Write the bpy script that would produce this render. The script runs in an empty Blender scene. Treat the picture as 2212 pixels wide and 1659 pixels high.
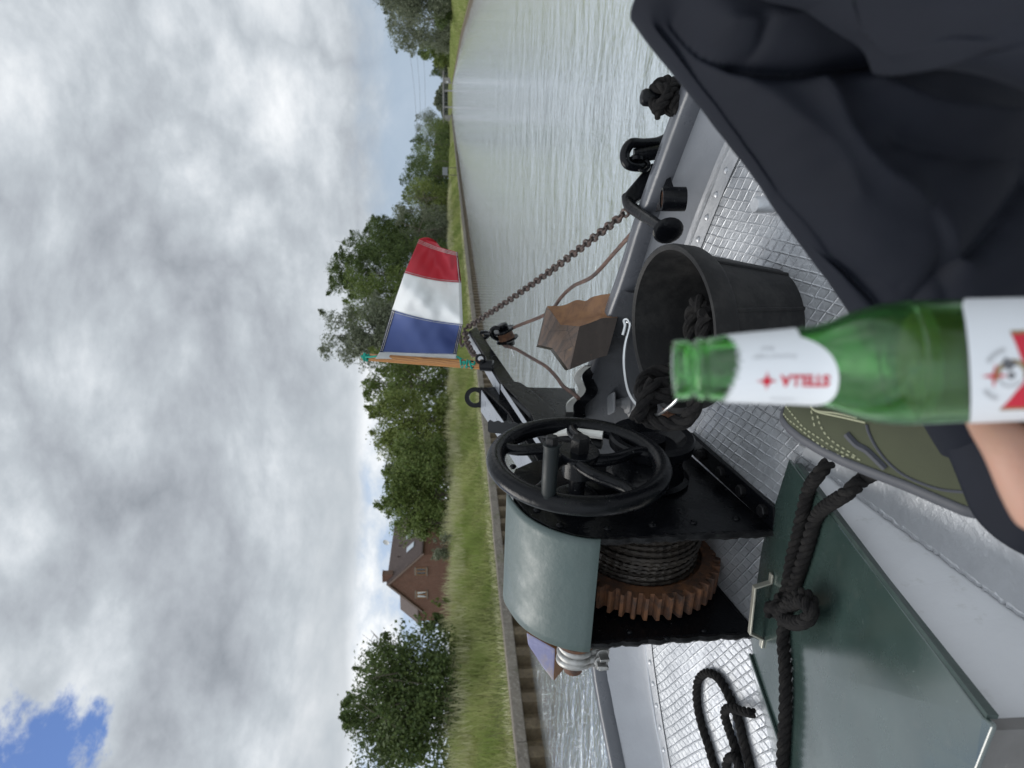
import bpy, math, random
import numpy as np
from mathutils import Vector, Matrix
R_ = math.radians
rng = np.random.default_rng(7)
random.seed(7)
sc = bpy.context.scene
COL = sc.collection

# ------------------------------------------------------------------ camera
# world: Y runs along the canal / boat axis, X to starboard, Z up, water near z = -0.2
F, CX, CY, H = 1533.7, 1106.0, 829.5, 2.7
PIT, YAW = math.atan(136 / F), R_(22.2)
fw = np.array([-math.sin(YAW) * math.cos(PIT), math.cos(YAW) * math.cos(PIT), -math.sin(PIT)])
rt = np.array([math.cos(YAW), math.sin(YAW), 0.0])
dn = np.cross(fw, rt)
C0 = np.array([0, 0, H])
cam = bpy.data.cameras.new('camera')
camo = bpy.data.objects.new('camera', cam); COL.objects.link(camo)
M = Matrix.Identity(4)
for i in range(3):
    M[i][0] = dn[i]; M[i][1] = rt[i]; M[i][2] = -fw[i]; M[i][3] = C0[i]
camo.matrix_world = M
cam.sensor_width = 36; cam.sensor_fit = 'HORIZONTAL'
cam.lens = 36 * F / 2212
cam.clip_start = 0.02; cam.clip_end = 9000
cam.dof.use_dof = True
cam.dof.focus_distance = 1.5
cam.dof.aperture_fstop = cam.lens / 1000 / 0.0037
cam.dof.aperture_blades = 0
sc.camera = camo

# ------------------------------------------------------------------ world
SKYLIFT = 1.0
SUN_EL, SUN_AZ = R_(55), R_(-85)        # azimuth measured from +Y towards +X
w = bpy.data.worlds.new('World'); sc.world = w; w.use_nodes = True
nt = w.node_tree; N = nt.nodes; L = nt.links
N.clear()
def nd(t, **k):
    n = N.new(t)
    for a, b in k.items(): setattr(n, a, b)
    return n
out = nd('ShaderNodeOutputWorld'); bg = nd('ShaderNodeBackground')
L.new(bg.outputs[0], out.inputs[0])
sky = nd('ShaderNodeTexSky', sky_type='NISHITA', sun_disc=False, sun_elevation=SUN_EL, sun_rotation=SUN_AZ)
tc = nd('ShaderNodeTexCoord')
sep = nd('ShaderNodeSeparateXYZ'); L.new(tc.outputs['Generated'], sep.inputs[0])
def mth(op, a, b=None, c=None):
    n = nd('ShaderNodeMath', operation=op)
    for i, v in enumerate((a, b, c)):
        if v is None: continue
        if isinstance(v, (int, float)): n.inputs[i].default_value = v
        else: L.new(v, n.inputs[i])
    return n.outputs[0]
cmb = nd('ShaderNodeCombineXYZ')
L.new(sep.outputs[0], cmb.inputs[0]); L.new(sep.outputs[1], cmb.inputs[1])
L.new(mth('MULTIPLY', sep.outputs[2], 1.7), cmb.inputs[2])
def wnoise(scale, detail, rough, dist, off):
    mp = nd('ShaderNodeMapping'); mp.inputs['Location'].default_value = off
    L.new(cmb.outputs[0], mp.inputs[0])
    n = nd('ShaderNodeTexNoise'); n.inputs['Scale'].default_value = scale; n.inputs['Detail'].default_value = detail
    n.inputs['Roughness'].default_value = rough; n.inputs['Distortion'].default_value = dist
    L.new(mp.outputs[0], n.inputs['Vector']); return n.outputs['Fac']
def ramp(src, stops):
    r = nd('ShaderNodeValToRGB'); e = r.color_ramp.elements
    while len(e) < len(stops): e.new(0.5)
    for i, (p, c) in enumerate(stops):
        e[i].position = p; e[i].color = (*c, 1)
    L.new(src, r.inputs[0]); return r.outputs[0]
def wmix(f, a, b):
    m = nd('ShaderNodeMix', data_type='RGBA')
    L.new(f, m.inputs[0])
    for i, v in ((6, a), (7, b)):
        if isinstance(v, tuple): m.inputs[i].default_value = (*v, 1)
        else: L.new(v, m.inputs[i])
    return m.outputs[2]
def maprange(v, a, b):
    m = nd('ShaderNodeMapRange', interpolation_type='SMOOTHSTEP'); m.inputs[1].default_value = a; m.inputs[2].default_value = b
    L.new(v, m.inputs[0]); return m.outputs[0]
big = wnoise(1.9, 10, 0.58, 0.12, (3.3, 1.1, 0.4))
fine = wnoise(7.0, 9, 0.62, 0.15, (0.3, 7.1, 2.0))
bil = wnoise(3.1, 9, 0.55, 0.25, (5.3, 2.1, 9.0))
puff0 = mth('ABSOLUTE', mth('SUBTRACT', mth('MULTIPLY', bil, 2.0), 1.0))      # billows: rounded heaps with dark creases
puff = mth('ADD', 0.40, mth('MULTIPLY', puff0, 0.8))
shape = mth('ADD', mth('ADD', mth('MULTIPLY', big, 0.72), mth('MULTIPLY', puff0, 0.34)), mth('MULTIPLY', fine, 0.15))
cloud00 = ramp(shape, [(0.33, (0.26, 0.285, 0.32)), (0.40, (0.37, 0.40, 0.44)), (0.455, (0.46, 0.50, 0.54)), (0.505, (0.58, 0.62, 0.66)), (0.56, (0.74, 0.77, 0.80)), (0.63, (0.94, 0.95, 0.97))])
# flat grey cloud base low over the left bank, broken brighter sky beneath it
elev = mth('ADD', sep.outputs[2], mth('MULTIPLY', mth('SUBTRACT', puff, 0.5), 0.07))
def maprange0(v, a, b):
    m = nd('ShaderNodeMapRange', interpolation_type='SMOOTHSTEP'); m.inputs[1].default_value = a; m.inputs[2].default_value = b
    L.new(v, m.inputs[0]); return m.outputs[0]
lf = nd('ShaderNodeVectorMath', operation='DOT_PRODUCT'); lf.inputs[1].default_value = (-math.cos(YAW), -math.sin(YAW), 0); L.new(tc.outputs['Generated'], lf.inputs[0])
leftm = maprange0(lf.outputs['Value'], -0.12, 0.12)
basem = mth('MULTIPLY', mth('MULTIPLY', maprange0(elev, 0.118, 0.135), maprange0(elev, 0.24, 0.15)), leftm)
undm = mth('MULTIPLY', maprange0(elev, 0.125, 0.105), leftm)
cloud01 = wmix(mth('MULTIPLY', basem, 0.6), cloud00, (0.40, 0.44, 0.475))
brk = ramp(fine, [(0.40, (0.42, 0.54, 0.72)), (0.50, (0.66, 0.72, 0.79)), (0.60, (0.93, 0.95, 0.97))])
cloud0 = wmix(mth('MULTIPLY', undm, 0.8), cloud01, brk)
# brightness added to the unseen sky overhead and behind the viewer, to light the scene
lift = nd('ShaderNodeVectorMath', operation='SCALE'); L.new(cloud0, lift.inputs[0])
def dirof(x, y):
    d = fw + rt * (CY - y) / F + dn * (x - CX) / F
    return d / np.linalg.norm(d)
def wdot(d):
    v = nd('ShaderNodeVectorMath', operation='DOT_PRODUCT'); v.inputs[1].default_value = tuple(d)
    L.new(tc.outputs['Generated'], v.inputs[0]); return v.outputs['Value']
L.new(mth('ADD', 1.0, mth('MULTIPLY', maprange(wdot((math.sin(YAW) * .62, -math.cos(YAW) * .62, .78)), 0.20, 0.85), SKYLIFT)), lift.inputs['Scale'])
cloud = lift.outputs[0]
# clear gap in the clouds (upper left), ragged by the fine noise
gap = maprange(mth('ADD', wdot(dirof(-230, 1930)), mth('MULTIPLY', mth('SUBTRACT', fine, 0.5), 0.07)), 0.9815, 0.9905)
nish = nd('ShaderNodeMix', data_type='RGBA', blend_type='MULTIPLY'); nish.inputs[0].default_value = 1
L.new(sky.outputs[0], nish.inputs[6]); nish.inputs[7].default_value = (0.045, 0.058, 0.085, 1)
# grey-blue clear band low over the far end of the canal
band = mth('MULTIPLY', maprange(mth('ADD', wdot(dirof(880, 200)), mth('MULTIPLY', mth('SUBTRACT', big, 0.5), 0.10)), 0.955, 0.992),
           maprange(mth('ADD', sep.outputs[2], mth('MULTIPLY', mth('SUBTRACT', fine, 0.5), 0.10)), 0.125, 0.075))
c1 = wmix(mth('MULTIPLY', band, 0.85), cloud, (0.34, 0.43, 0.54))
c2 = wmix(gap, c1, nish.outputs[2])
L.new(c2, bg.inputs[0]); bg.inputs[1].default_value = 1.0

sl = bpy.data.lights.new('sun', 'SUN'); sl.energy = 2.0; sl.angle = R_(40); sl.color = (1, 0.965, 0.91)
so = bpy.data.objects.new('sun', sl); COL.objects.link(so)
sd = Vector((math.sin(SUN_AZ) * math.cos(SUN_EL), math.cos(SUN_AZ) * math.cos(SUN_EL), math.sin(SUN_EL)))
so.rotation_euler = sd.to_track_quat('Z', 'Y').to_euler()
sc.view_settings.view_transform = 'Standard'; sc.view_settings.look = 'None'
sc.view_settings.exposure = 0.22; sc.view_settings.gamma = 1.0
sc.render.engine = 'CYCLES'
sc.cycles.max_bounces = 10; sc.cycles.transmission_bounces = 10; sc.cycles.transparent_max_bounces = 12

# ------------------------------------------------------------------ geometry helpers
def ray(x, y): return fw + rt * (CY - y) / F + dn * (x - CX) / F
def dep(x, y, d): return C0 + ray(x, y) * d
def hit(x, y, p, n):
    r = ray(x, y); p = np.array(p, float); n = np.array(n, float)
    return C0 + r * (np.dot(p - C0, n) / np.dot(r, n))
def proj(p):
    q = np.array(p) - C0; d = q @ fw
    return CX + F * (q @ dn) / d, CY - F * (q @ rt) / d, d
def hx(x, y, X): return hit(x, y, (X, 0, 0), (1, 0, 0))
def crop(ox, oy, s): return lambda x, y: ((ox + x / s) * .54, (oy + y / s) * .54)
ZF = crop(1750, 1200, 3.687); Z2 = crop(1800, 1500, 2.011); Z3 = crop(1900, 2000, 1.8433)
Z4 = crop(2200, 200, 1.8436); Z5 = crop(2400, 900, 1.8436); Z7 = crop(2600, 1800, 1.3042)
Z8 = crop(2500, 2600, 3.16); ZB = crop(2050, 1100, 4.148); ZS = crop(3000, 1500, 2.018); ZL = crop(2000, 2500, 2.458)
DS, DZ = .19, H - .93
def dk(y): return DZ + DS * y
DN = np.array([0, -DS, 1]) / math.hypot(1, DS)
def deck(x, y, h=0.0): return hit(x, y, (0, 0, DZ + h), (0, -DS, 1))
def nrm(v): v = np.asarray(v, float); return v / (np.linalg.norm(v) + 1e-12)

class MB:
    def __init__(s): s.v = []; s.f = []; s.m = []; s.n = 0
    def add(s, V, Fs, mi=0):
        V = np.asarray(V, float); s.v.append(V)
        for f in Fs: s.f.append(tuple(int(i) + s.n for i in f)); s.m.append(mi)
        s.n += len(V)
    def box(s, c, size, rot=None, mi=0, taper=1.0):
        q = np.array([[x, y, z] for z in (-.5, .5) for y in (-.5, .5) for x in (-.5, .5)])
        q[4:, :2] *= taper
        q = q * np.array(size)
        if rot is not None: q = q @ np.array(rot).T
        s.add(q + np.array(c), [(0, 2, 3, 1), (4, 5, 7, 6), (0, 1, 5, 4), (1, 3, 7, 5), (3, 2, 6, 7), (2, 0, 4, 6)], mi)
    def tube(s, P, r, n=10, caps=True, closed=False, mi=0, flat=None):
        P = np.asarray(P, float); k = len(P)
        r = np.full(k, r) if np.isscalar(r) else np.asarray(r, float)
        T = np.gradient(P, axis=0)
        if closed: T = np.roll(P, -1, 0) - np.roll(P, 1, 0)
        T /= (np.linalg.norm(T, axis=1, keepdims=True) + 1e-12)
        a = np.array([0, 0, 1.0]) if abs(T[0][2]) < .9 else np.array([1.0, 0, 0])
        u = nrm(np.cross(T[0], a)); V = []
        th = np.arange(n) * 2 * np.pi / n
        for i in range(k):
            u = nrm(u - T[i] * (u @ T[i])); w_ = np.cross(T[i], u)
            if flat is not None:
                fu = nrm(np.array(flat, float) - T[i] * (np.array(flat, float) @ T[i])); fv = np.cross(T[i], fu)
                V.append(P[i] + r[i] * (np.outer(np.cos(th), fu) * 0.45 + np.outer(np.sin(th), fv)))
            else:
                V.append(P[i] + r[i] * (np.outer(np.cos(th), u) + np.outer(np.sin(th), w_)))
        V = np.concatenate(V); Fs = []
        for i in range(k if closed else k - 1):
            j = (i + 1) % k
            for q in range(n):
                q2 = (q + 1) % n; Fs.append((i * n + q, i * n + q2, j * n + q2, j * n + q))
        if caps and not closed:
            Fs.append(tuple(range(n - 1, -1, -1))); Fs.append(tuple((k - 1) * n + q for q in range(n)))
        s.add(V, Fs, mi)
    def lathe(s, prof, o, ax, n=32, mi=0, caps=True, up=None):
        """prof: list of (t along ax, radius)"""
        o = np.array(o, float); ax = nrm(ax)
        a = np.array([0, 0, 1.0]) if abs(ax[2]) < .9 else np.array([1.0, 0, 0])
        if up is not None: a = np.array(up, float)
        u = nrm(np.cross(ax, a)); w_ = np.cross(ax, u); th = np.arange(n) * 2 * np.pi / n
        ring = np.outer(np.cos(th), u) + np.outer(np.sin(th), w_); V = []; Fs = []
        for t, r in prof: V.append(o + ax * t + ring * r)
        k = len(prof)
        for i in range(k - 1):
            for q in range(n):
                q2 = (q + 1) % n; Fs.append((i * n + q, i * n + q2, (i + 1) * n + q2, (i + 1) * n + q))
        if caps:
            Fs.append(tuple(range(n - 1, -1, -1))); Fs.append(tuple((k - 1) * n + q for q in range(n)))
        s.add(np.concatenate(V), Fs, mi)
    def prism(s, poly, d, mi=0):
        """poly: Nx3 planar loop, extruded by vector d"""
        P = np.asarray(poly, float); n = len(P); d = np.array(d, float)
        Fs = [tuple(range(n - 1, -1, -1)), tuple(range(n, 2 * n))]
        for i in range(n): j = (i + 1) % n; Fs.append((i, j, n + j, n + i))
        s.add(np.concatenate([P, P + d]), Fs, mi)
    def grid(s, A, closed_u=False, mi=0):
        A = np.asarray(A, float); a, b = A.shape[:2]; Fs = []
        for i in range(a if closed_u else a - 1):
            for j in range(b - 1):
                i2 = (i + 1) % a
                Fs.append((i * b + j, i * b + j + 1, i2 * b + j + 1, i2 * b + j))
        s.add(A.reshape(-1, 3), Fs, mi)
    def sphere(s, c, r, n=12, m=8, rot=None, mi=0):
        r = np.array([r, r, r]) if np.isscalar(r) else np.array(r)
        V = []; Fs = []
        for i in range(m + 1):
            p = math.pi * i / m
            for j in range(n):
                t = 2 * math.pi * j / n
                V.append((math.sin(p) * math.cos(t), math.sin(p) * math.sin(t), math.cos(p)))
        V = np.array(V) * r
        if rot is not None: V = V @ np.array(rot).T
        for i in range(m):
            for j in range(n):
                j2 = (j + 1) % n; Fs.append((i * n + j, (i + 1) * n + j, (i + 1) * n + j2, i * n + j2))
        s.add(V + np.array(c), Fs, mi)
    def build(s, name, mat, parent=None, smooth=True, bevel=0.0, bseg=2, angle=35, recalc=True):
        V = np.concatenate(s.v)
        me = bpy.data.meshes.new(name)
        me.from_pydata(V.tolist(), [], s.f)
        mats = mat if isinstance(mat, (list, tuple)) else [mat]
        for m_ in mats: me.materials.append(m_)
        if len(mats) > 1: me.polygons.foreach_set('material_index', s.m)
        me.update()
        if recalc:
            import bmesh
            bm = bmesh.new(); bm.from_mesh(me); bmesh.ops.remove_doubles(bm, verts=bm.verts, dist=1e-6)
            bmesh.ops.recalc_face_normals(bm, faces=bm.faces); bm.to_mesh(me); bm.free()
        o = bpy.data.objects.new(name, me); COL.objects.link(o)
        if smooth:
            me.polygons.foreach_set('use_smooth', [True] * len(me.polygons))
            me.set_sharp_from_angle(angle=R_(angle))
        if parent is not None: o.parent = parent
        if bevel:
            b = o.modifiers.new('bevel', 'BEVEL'); b.width = bevel; b.segments = bseg; b.limit_method = 'ANGLE'; b.angle_limit = R_(40)
            b.harden_normals = False
        return o

def thing(name, label, cat, group=None):
    o = bpy.data.objects.new(name, None); COL.objects.link(o); o.empty_display_size = .1
    return tag(o, label, cat, group)
def tag(o, label, cat, group=None):
    o['label'] = label; o['category'] = cat
    if group: o['group'] = group
    return o
def struct(o): o['kind'] = 'structure'; return o

def spline(P, n=60, closed=False):
    P = np.asarray(P, float); k = len(P); outp = []
    segs = k if closed else k - 1
    per = max(2, n // segs)
    for i in range(segs):
        if closed: p0, p1, p2, p3 = P[(i - 1) % k], P[i], P[(i + 1) % k], P[(i + 2) % k]
        else: p0, p1, p2, p3 = P[max(i - 1, 0)], P[i], P[i + 1], P[min(i + 2, k - 1)]
        for t in np.arange(per) / per:
            outp.append(.5 * ((2 * p1) + (-p0 + p2) * t + (2 * p0 - 5 * p1 + 4 * p2 - p3) * t * t + (-p0 + 3 * p1 - 3 * p2 + p3) * t ** 3))
    if not closed: outp.append(P[-1])
    return np.array(outp)
def resamp(P, step):
    d = np.r_[0, np.cumsum(np.linalg.norm(np.diff(P, axis=0), axis=1))]
    n = max(4, int(d[-1] / step)); t = np.linspace(0, d[-1], n)
    return np.c_[[np.interp(t, d, P[:, i]) for i in range(3)]].T, t
def rope_into(mb, pts, rad, pitch=None, strands=3, n=8, step=None, jit=0.0):
    """laid rope: helical strands round a smooth path"""
    pitch = pitch or rad * 7
    P, t = resamp(spline(pts, 40 * len(pts)), step or pitch / 10)
    T = nrm(np.gradient(P, axis=0).mean(0)); Tn = np.gradient(P, axis=0); Tn /= np.linalg.norm(Tn, axis=1, keepdims=True) + 1e-12
    u = nrm(np.cross(Tn[0], [0.3, 0.2, 1.0])); U = []; W = []
    for i in range(len(P)):
        u = nrm(u - Tn[i] * (u @ Tn[i])); U.append(u); W.append(np.cross(Tn[i], u))
    U = np.array(U); W = np.array(W)
    if strands == 3: off, sr = .52 * rad, .52 * rad
    else: off, sr = .62 * rad, .42 * rad
    for k in range(strands):
        a = 2 * np.pi * (t / pitch + k / strands)
        Q = P + off * (U * np.cos(a)[:, None] + W * np.sin(a)[:, None])
        if jit: Q = Q + rng.normal(0, jit, Q.shape)
        mb.tube(Q, sr, n)

# ------------------------------------------------------------------ materials
def lin(r, g, b):
    f = lambda c: c / 12.92 if c <= .04045 else ((c + .055) / 1.055) ** 2.4
    return tuple(f(c / 255) for c in (r, g, b))
class MT:
    def __init__(s, name, base=(.5, .5, .5), rough=.5, metal=0.0, spec=.5):
        s.m = bpy.data.materials.new(name); s.m.use_nodes = True; s.t = s.m.node_tree
        s.b = s.t.nodes['Principled BSDF']
        s.set('Base Color', (*base, 1)); s.set('Roughness', rough); s.set('Metallic', metal); s.set('Specular IOR Level', spec)
        s.tc = s.t.nodes.new('ShaderNodeTexCoord'); s.base = base; s.h = None; s.colsock = None
    def set(s, k, v): s.b.inputs[k].default_value = v
    def n(s, t, **k):
        x = s.t.nodes.new(t)
        for a, b in k.items(): setattr(x, a, b)
        return x
    def lk(s, a, b): s.t.links.new(a, b)
    def math(s, op, a, b=None, c=None):
        n = s.n('ShaderNodeMath', operation=op)
        for i, v in enumerate((a, b, c)):
            if v is None: continue
            if isinstance(v, (int, float)): n.inputs[i].default_value = v
            else: s.lk(v, n.inputs[i])
        return n.outputs[0]
    def noise(s, scale, detail=4, rough=.55, dist=0, sxyz=(1, 1, 1), rot=(0, 0, 0)):
        mp = s.n('ShaderNodeMapping'); mp.inputs['Scale'].default_value = sxyz; mp.inputs['Rotation'].default_value = rot
        s.lk(s.tc.outputs['Object'], mp.inputs[0])
        x = s.n('ShaderNodeTexNoise'); x.inputs['Scale'].default_value = scale; x.inputs['Detail'].default_value = detail
        x.inputs['Roughness'].default_value = rough; x.inputs['Distortion'].default_value = dist
        s.lk(mp.outputs[0], x.inputs['Vector']); return x.outputs['Fac']
    def voro(s, scale, feature='F1', sxyz=(1, 1, 1)):
        mp = s.n('ShaderNodeMapping'); mp.inputs['Scale'].default_value = sxyz
        s.lk(s.tc.outputs['Object'], mp.inputs[0])
        x = s.n('ShaderNodeTexVoronoi', feature=feature); x.inputs['Scale'].default_value = scale
        s.lk(mp.outputs[0], x.inputs['Vector']); return x.outputs['Distance']
    def rng(s, v, a, b, c=0., d=1.):
        m = s.n('ShaderNodeMapRange'); 
        for i, q in ((1, a), (2, b), (3, c), (4, d)): m.inputs[i].default_value = q
        s.lk(v, m.inputs[0]); return m.outputs[0]
    def mix(s, f, col, blend='MIX'):
        m = s.n('ShaderNodeMix', data_type='RGBA', blend_type=blend)
        if isinstance(f, (int, float)): m.inputs[0].default_value = f
        else: s.lk(f, m.inputs[0])
        if s.colsock is None: m.inputs[6].default_value = (*s.base, 1)
        else: s.lk(s.colsock, m.inputs[6])
        if isinstance(col, tuple): m.inputs[7].default_value = (*col, 1)
        else: s.lk(col, m.inputs[7])
        s.colsock = m.outputs[2]; s.lk(s.colsock, s.b.inputs['Base Color']); return s
    def rough(s, v): s.lk(v, s.b.inputs['Roughness']); return s
    def bump(s, v, dist, strength=1.0):
        b = s.n('ShaderNodeBump'); b.inputs['Distance'].default_value = dist; b.inputs['Strength'].default_value = strength
        s.lk(v, b.inputs['Height'])
        if s.h is not None: s.lk(s.h, b.inputs['Normal'])
        s.h = b.outputs[0]; s.lk(s.h, s.b.inputs['Normal']); return s

def paint(name, col, rough=.3, var=.12, chip=None, bumpd=.0012, bscale=60, metal=0., dirt=None, spec=.5):
    m = MT(name, col, rough, metal, spec)
    n1 = m.noise(9, 5)
    m.mix(m.rng(n1, .35, .7, 0, 1.0), tuple(c * (1 - var) for c in col))
    if dirt: m.mix(m.rng(m.noise(22, 6, .7), .58, .70, 0, .55), dirt)
    if chip: m.mix(m.rng(m.noise(95, 6, .78), .655, .685, 0, 1), chip)
    m.rough(m.rng(m.noise(17, 4), .3, .7, rough * .75, rough * 1.3))
    m.bump(m.noise(bscale, 4, .6), bumpd, .6)
    return m.m

M_black = paint('black_gloss_paint', (.004, .0045, .006), .25, .2, chip=(.13, .13, .128), bumpd=.0018, bscale=60, spec=.17)
M_blackr = paint('worn_black_edge', (.008, .008, .009), .42, .2, chip=(.09, .045, .03), spec=.2, bumpd=.006, bscale=45)
M_rail = paint('dark_grey_rail_paint', (.075, .08, .093), .3, .15, bumpd=.001)
M_grey = paint('grey_bulwark_paint', (.34, .35, .375), .42, .1, chip=(.2, .21, .22), bumpd=.0022, bscale=55)
M_beamtop = paint('painted_sky_sheen', (.22, .235, .265), .3, .2, chip=(.05, .05, .05), bumpd=.0012)  # sky reflection on the black gloss tops, put into a flat grey
M_coam = paint('pale_coaming_paint', (.60, .61, .63), .4, .06, dirt=(.40, .40, .39), bumpd=.0012, bscale=50)
M_hood = paint('green_hood_paint', (.054, .080, .077), .48, .08, dirt=(.051, .076, .073), chip=(.030, .04, .038), bumpd=.0016, bscale=75)
M_green0 = paint('dark_green_hatch_paint', (.034, .058, .052), .25, .22, chip=(.17, .20, .19), dirt=(.055, .07, .062), bumpd=.0007, bscale=40)
M_green = M_green0
_gb = M_green.node_tree.nodes['Principled BSDF']; _gb.inputs['Coat Weight'].default_value = 1; _gb.inputs['Coat IOR'].default_value = 1.9; _gb.inputs['Coat Roughness'].default_value = .16
_t = M_green.node_tree; _bp = [n for n in _t.nodes if n.type == 'BUMP'][0]; _nz = _t.nodes.new('ShaderNodeTexNoise'); _nz.inputs['Scale'].default_value = 3.2; _nz.inputs['Detail'].default_value = 1
_tc = [n for n in _t.nodes if n.type == 'TEX_COORD'][0]; _t.links.new(_tc.outputs['Object'], _nz.inputs['Vector']); _b2 = _t.nodes.new('ShaderNodeBump'); _b2.inputs['Distance'].default_value = .035; _t.links.new(_nz.outputs['Fac'], _b2.inputs['Height']); _t.links.new(_b2.outputs[0], _bp.inputs['Normal'])
M_rust = MT('rusty_gear_iron', (.098, .043, .022), .78)
M_rust.mix(M_rust.rng(M_rust.noise(34, 6, .7), .38, .60), (.048, .029, .022)).mix(M_rust.rng(M_rust.noise(13, 6, .75), .46, .60, 0, .85), (.185, .078, .032)).mix(M_rust.rng(M_rust.noise(60, 5, .7), .6, .75, 0, .8), (.16, .075, .045)).bump(M_rust.noise(130, 5, .7), .003, .8)
M_rust = M_rust.m
M_cable = MT('greasy_wire_rope', (.052, .042, .034), .5, .3); M_cable.mix(M_cable.rng(M_cable.noise(40, 5), .4, .7), (.022, .018, .016)).bump(M_cable.noise(300, 3), .001, .6); M_cable = M_cable.m
M_rcable = MT('rusty_wire_rope', (.13, .075, .058), .7); M_rcable.mix(M_rcable.rng(M_rcable.noise(30, 5), .4, .65), (.07, .05, .045)); M_rcable = M_rcable.m
M_chain = MT('rusted_chain_iron', (.050, .038, .034), .6, .3); M_chain.mix(M_chain.rng(M_chain.noise(60, 5), .45, .7), (.10, .062, .05)).bump(M_chain.noise(150, 4), .002, .6); M_chain = M_chain.m
M_galv = MT('galvanised_steel', (.36, .36, .355), .48, .75); M_galv.mix(M_galv.rng(M_galv.noise(70, 5, .7), .4, .68), (.27, .26, .245)).bump(M_galv.noise(120, 4), .0012, .5); M_galv = M_galv.m
M_steel = MT('bright_wire', (.55, .56, .57), .28, .9).m
M_rope = MT('black_rope_fibre', (.012, .0115, .012), .95, 0, .1)
M_rope.mix(M_rope.rng(M_rope.noise(55, 5, .7), .4, .7), (.025, .0235, .0225)).bump(M_rope.noise(420, 4, .7), .004, .9); M_rope = M_rope.m
M_rubber = MT('black_rubber', (.012, .012, .0125), .55, 0, .22); M_rubber.mix(M_rubber.rng(M_rubber.noise(14, 6, .7), .45, .75), (.034, .033, .032)).bump(M_rubber.noise(110, 4), .0012, .5); M_rubber = M_rubber.m
M_white = paint('flaking_white_paint', (.72, .72, .68), .45, .1, chip=(.12, .06, .04), bumpd=.004, bscale=35)
M_wood = MT('varnished_pole_wood', (.36, .165, .04), .35)
_w = M_wood.n('ShaderNodeTexWave', wave_type='BANDS', bands_direction='X'); _w.inputs['Scale'].default_value = 55; _w.inputs['Distortion'].default_value = 5; _w.inputs['Detail'].default_value = 3
_mp = M_wood.n('ShaderNodeMapping'); _mp.inputs['Scale'].default_value = (1, 1, .12); M_wood.lk(M_wood.tc.outputs['Object'], _mp.inputs[0]); M_wood.lk(_mp.outputs[0], _w.inputs['Vector'])
M_wood.mix(M_wood.rng(_w.outputs['Fac'], .2, .9), (.20, .075, .015)); M_wood = M_wood.m
def wood_block(name, base, dark, pale):
    m = MT(name, base, .5)
    m.mix(m.rng(m.noise(9, 7, .65, 1.0, (1, 6, 1)), .42, .62), dark).mix(m.rng(m.noise(26, 6, .7), .62, .74, 0, .7), pale)
    m.mix(m.rng(m.voro(16, 'DISTANCE_TO_EDGE'), .0, .018, .8, 0), (.012, .009, .008))
    m.bump(m.noise(60, 6, .7), .004, .7); return m.m
M_blockend = wood_block('weathered_block_end', (.100, .062, .042), (.048, .034, .028), (.24, .14, .055))
M_blocktop = MT('worn_block_face', (.17, .076, .024), .42)
M_blocktop.mix(M_blocktop.rng(M_blocktop.noise(14, 5, .6, .4, (.6, 3, 3)), .38, .66), (.10, .040, .012)).mix(M_blocktop.rng(M_blocktop.noise(8, 4), .58, .72, 0, .6), (.23, .12, .05)).bump(M_blocktop.noise(60, 5, .6, 0, (.4, 4, 4)), .0008, .5); M_blocktop = M_blocktop.m
M_blockdark = paint('dark_block_side', (.020, .014, .011), .4, .3, spec=.2, chip=(.10, .05, .03), bumpd=.003, bscale=40)  # darkest of the colours used on the block
M_blue = MT('faded_blue_block_paint', (.20, .20, .33), .55); M_blue.mix(M_blue.rng(M_blue.noise(16, 6, .7), .45, .62), (.28, .24, .245)).mix(M_blue.rng(M_blue.noise(50, 6, .75), .64, .7, 0, .9), (.14, .10, .085)).bump(M_blue.noise(70, 5), .003, .6); M_blue = M_blue.m

# checkered silver deck: two crossing sets of raised ribs
def rib_set(m, ang, sp, wd):
    mp = m.n('ShaderNodeMapping'); mp.inputs['Rotation'].default_value = (0, 0, -R_(ang) + math.pi / 2)
    m.lk(m.tc.outputs['Object'], mp.inputs[0]); s = m.n('ShaderNodeSeparateXYZ'); m.lk(mp.outputs[0], s.inputs[0])
    x = m.math('ADD', s.outputs[0], m.math('MULTIPLY', m.math('SUBTRACT', m.noise(4.5, 3), .5), .020))
    p = m.math('PINGPONG', x, sp / 2)
    return m.rng(p, 0, wd, 1, 0)
m = MT('silver_deck_paint', (.53, .545, .57), .33, .6)
ribs = m.math('MAXIMUM', rib_set(m, 93, .0225, .0028), rib_set(m, 150, .0225, .0028))
wear = m.rng(m.noise(6, 5, .65), .36, .56, .30, 1)
m.mix(m.rng(m.noise(8, 6, .65), .4, .7), (.37, .385, .41)).mix(m.rng(m.noise(60, 6, .8), .66, .74, 0, .6), (.26, .265, .26))
m.rough(m.rng(m.noise(26, 5), .3, .7, .32, .52))
m.bump(m.math('MULTIPLY', ribs, wear), .0026, .9).bump(m.noise(75, 5, .65), .0032, .8)
M_deck = m.m
m = MT('silver_smooth_paint', (.53, .54, .56), .40, .5); m.mix(m.rng(m.noise(7, 6, .65), .4, .7), (.43, .44, .46)).mix(m.rng(m.noise(55, 6, .8), .66, .74, 0, .6), (.32, .32, .31)).bump(m.noise(70, 5, .65), .0026, .8); M_silver = m.m
M_hull = paint('black_hull_paint', (.02, .021, .024), .35)

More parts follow.
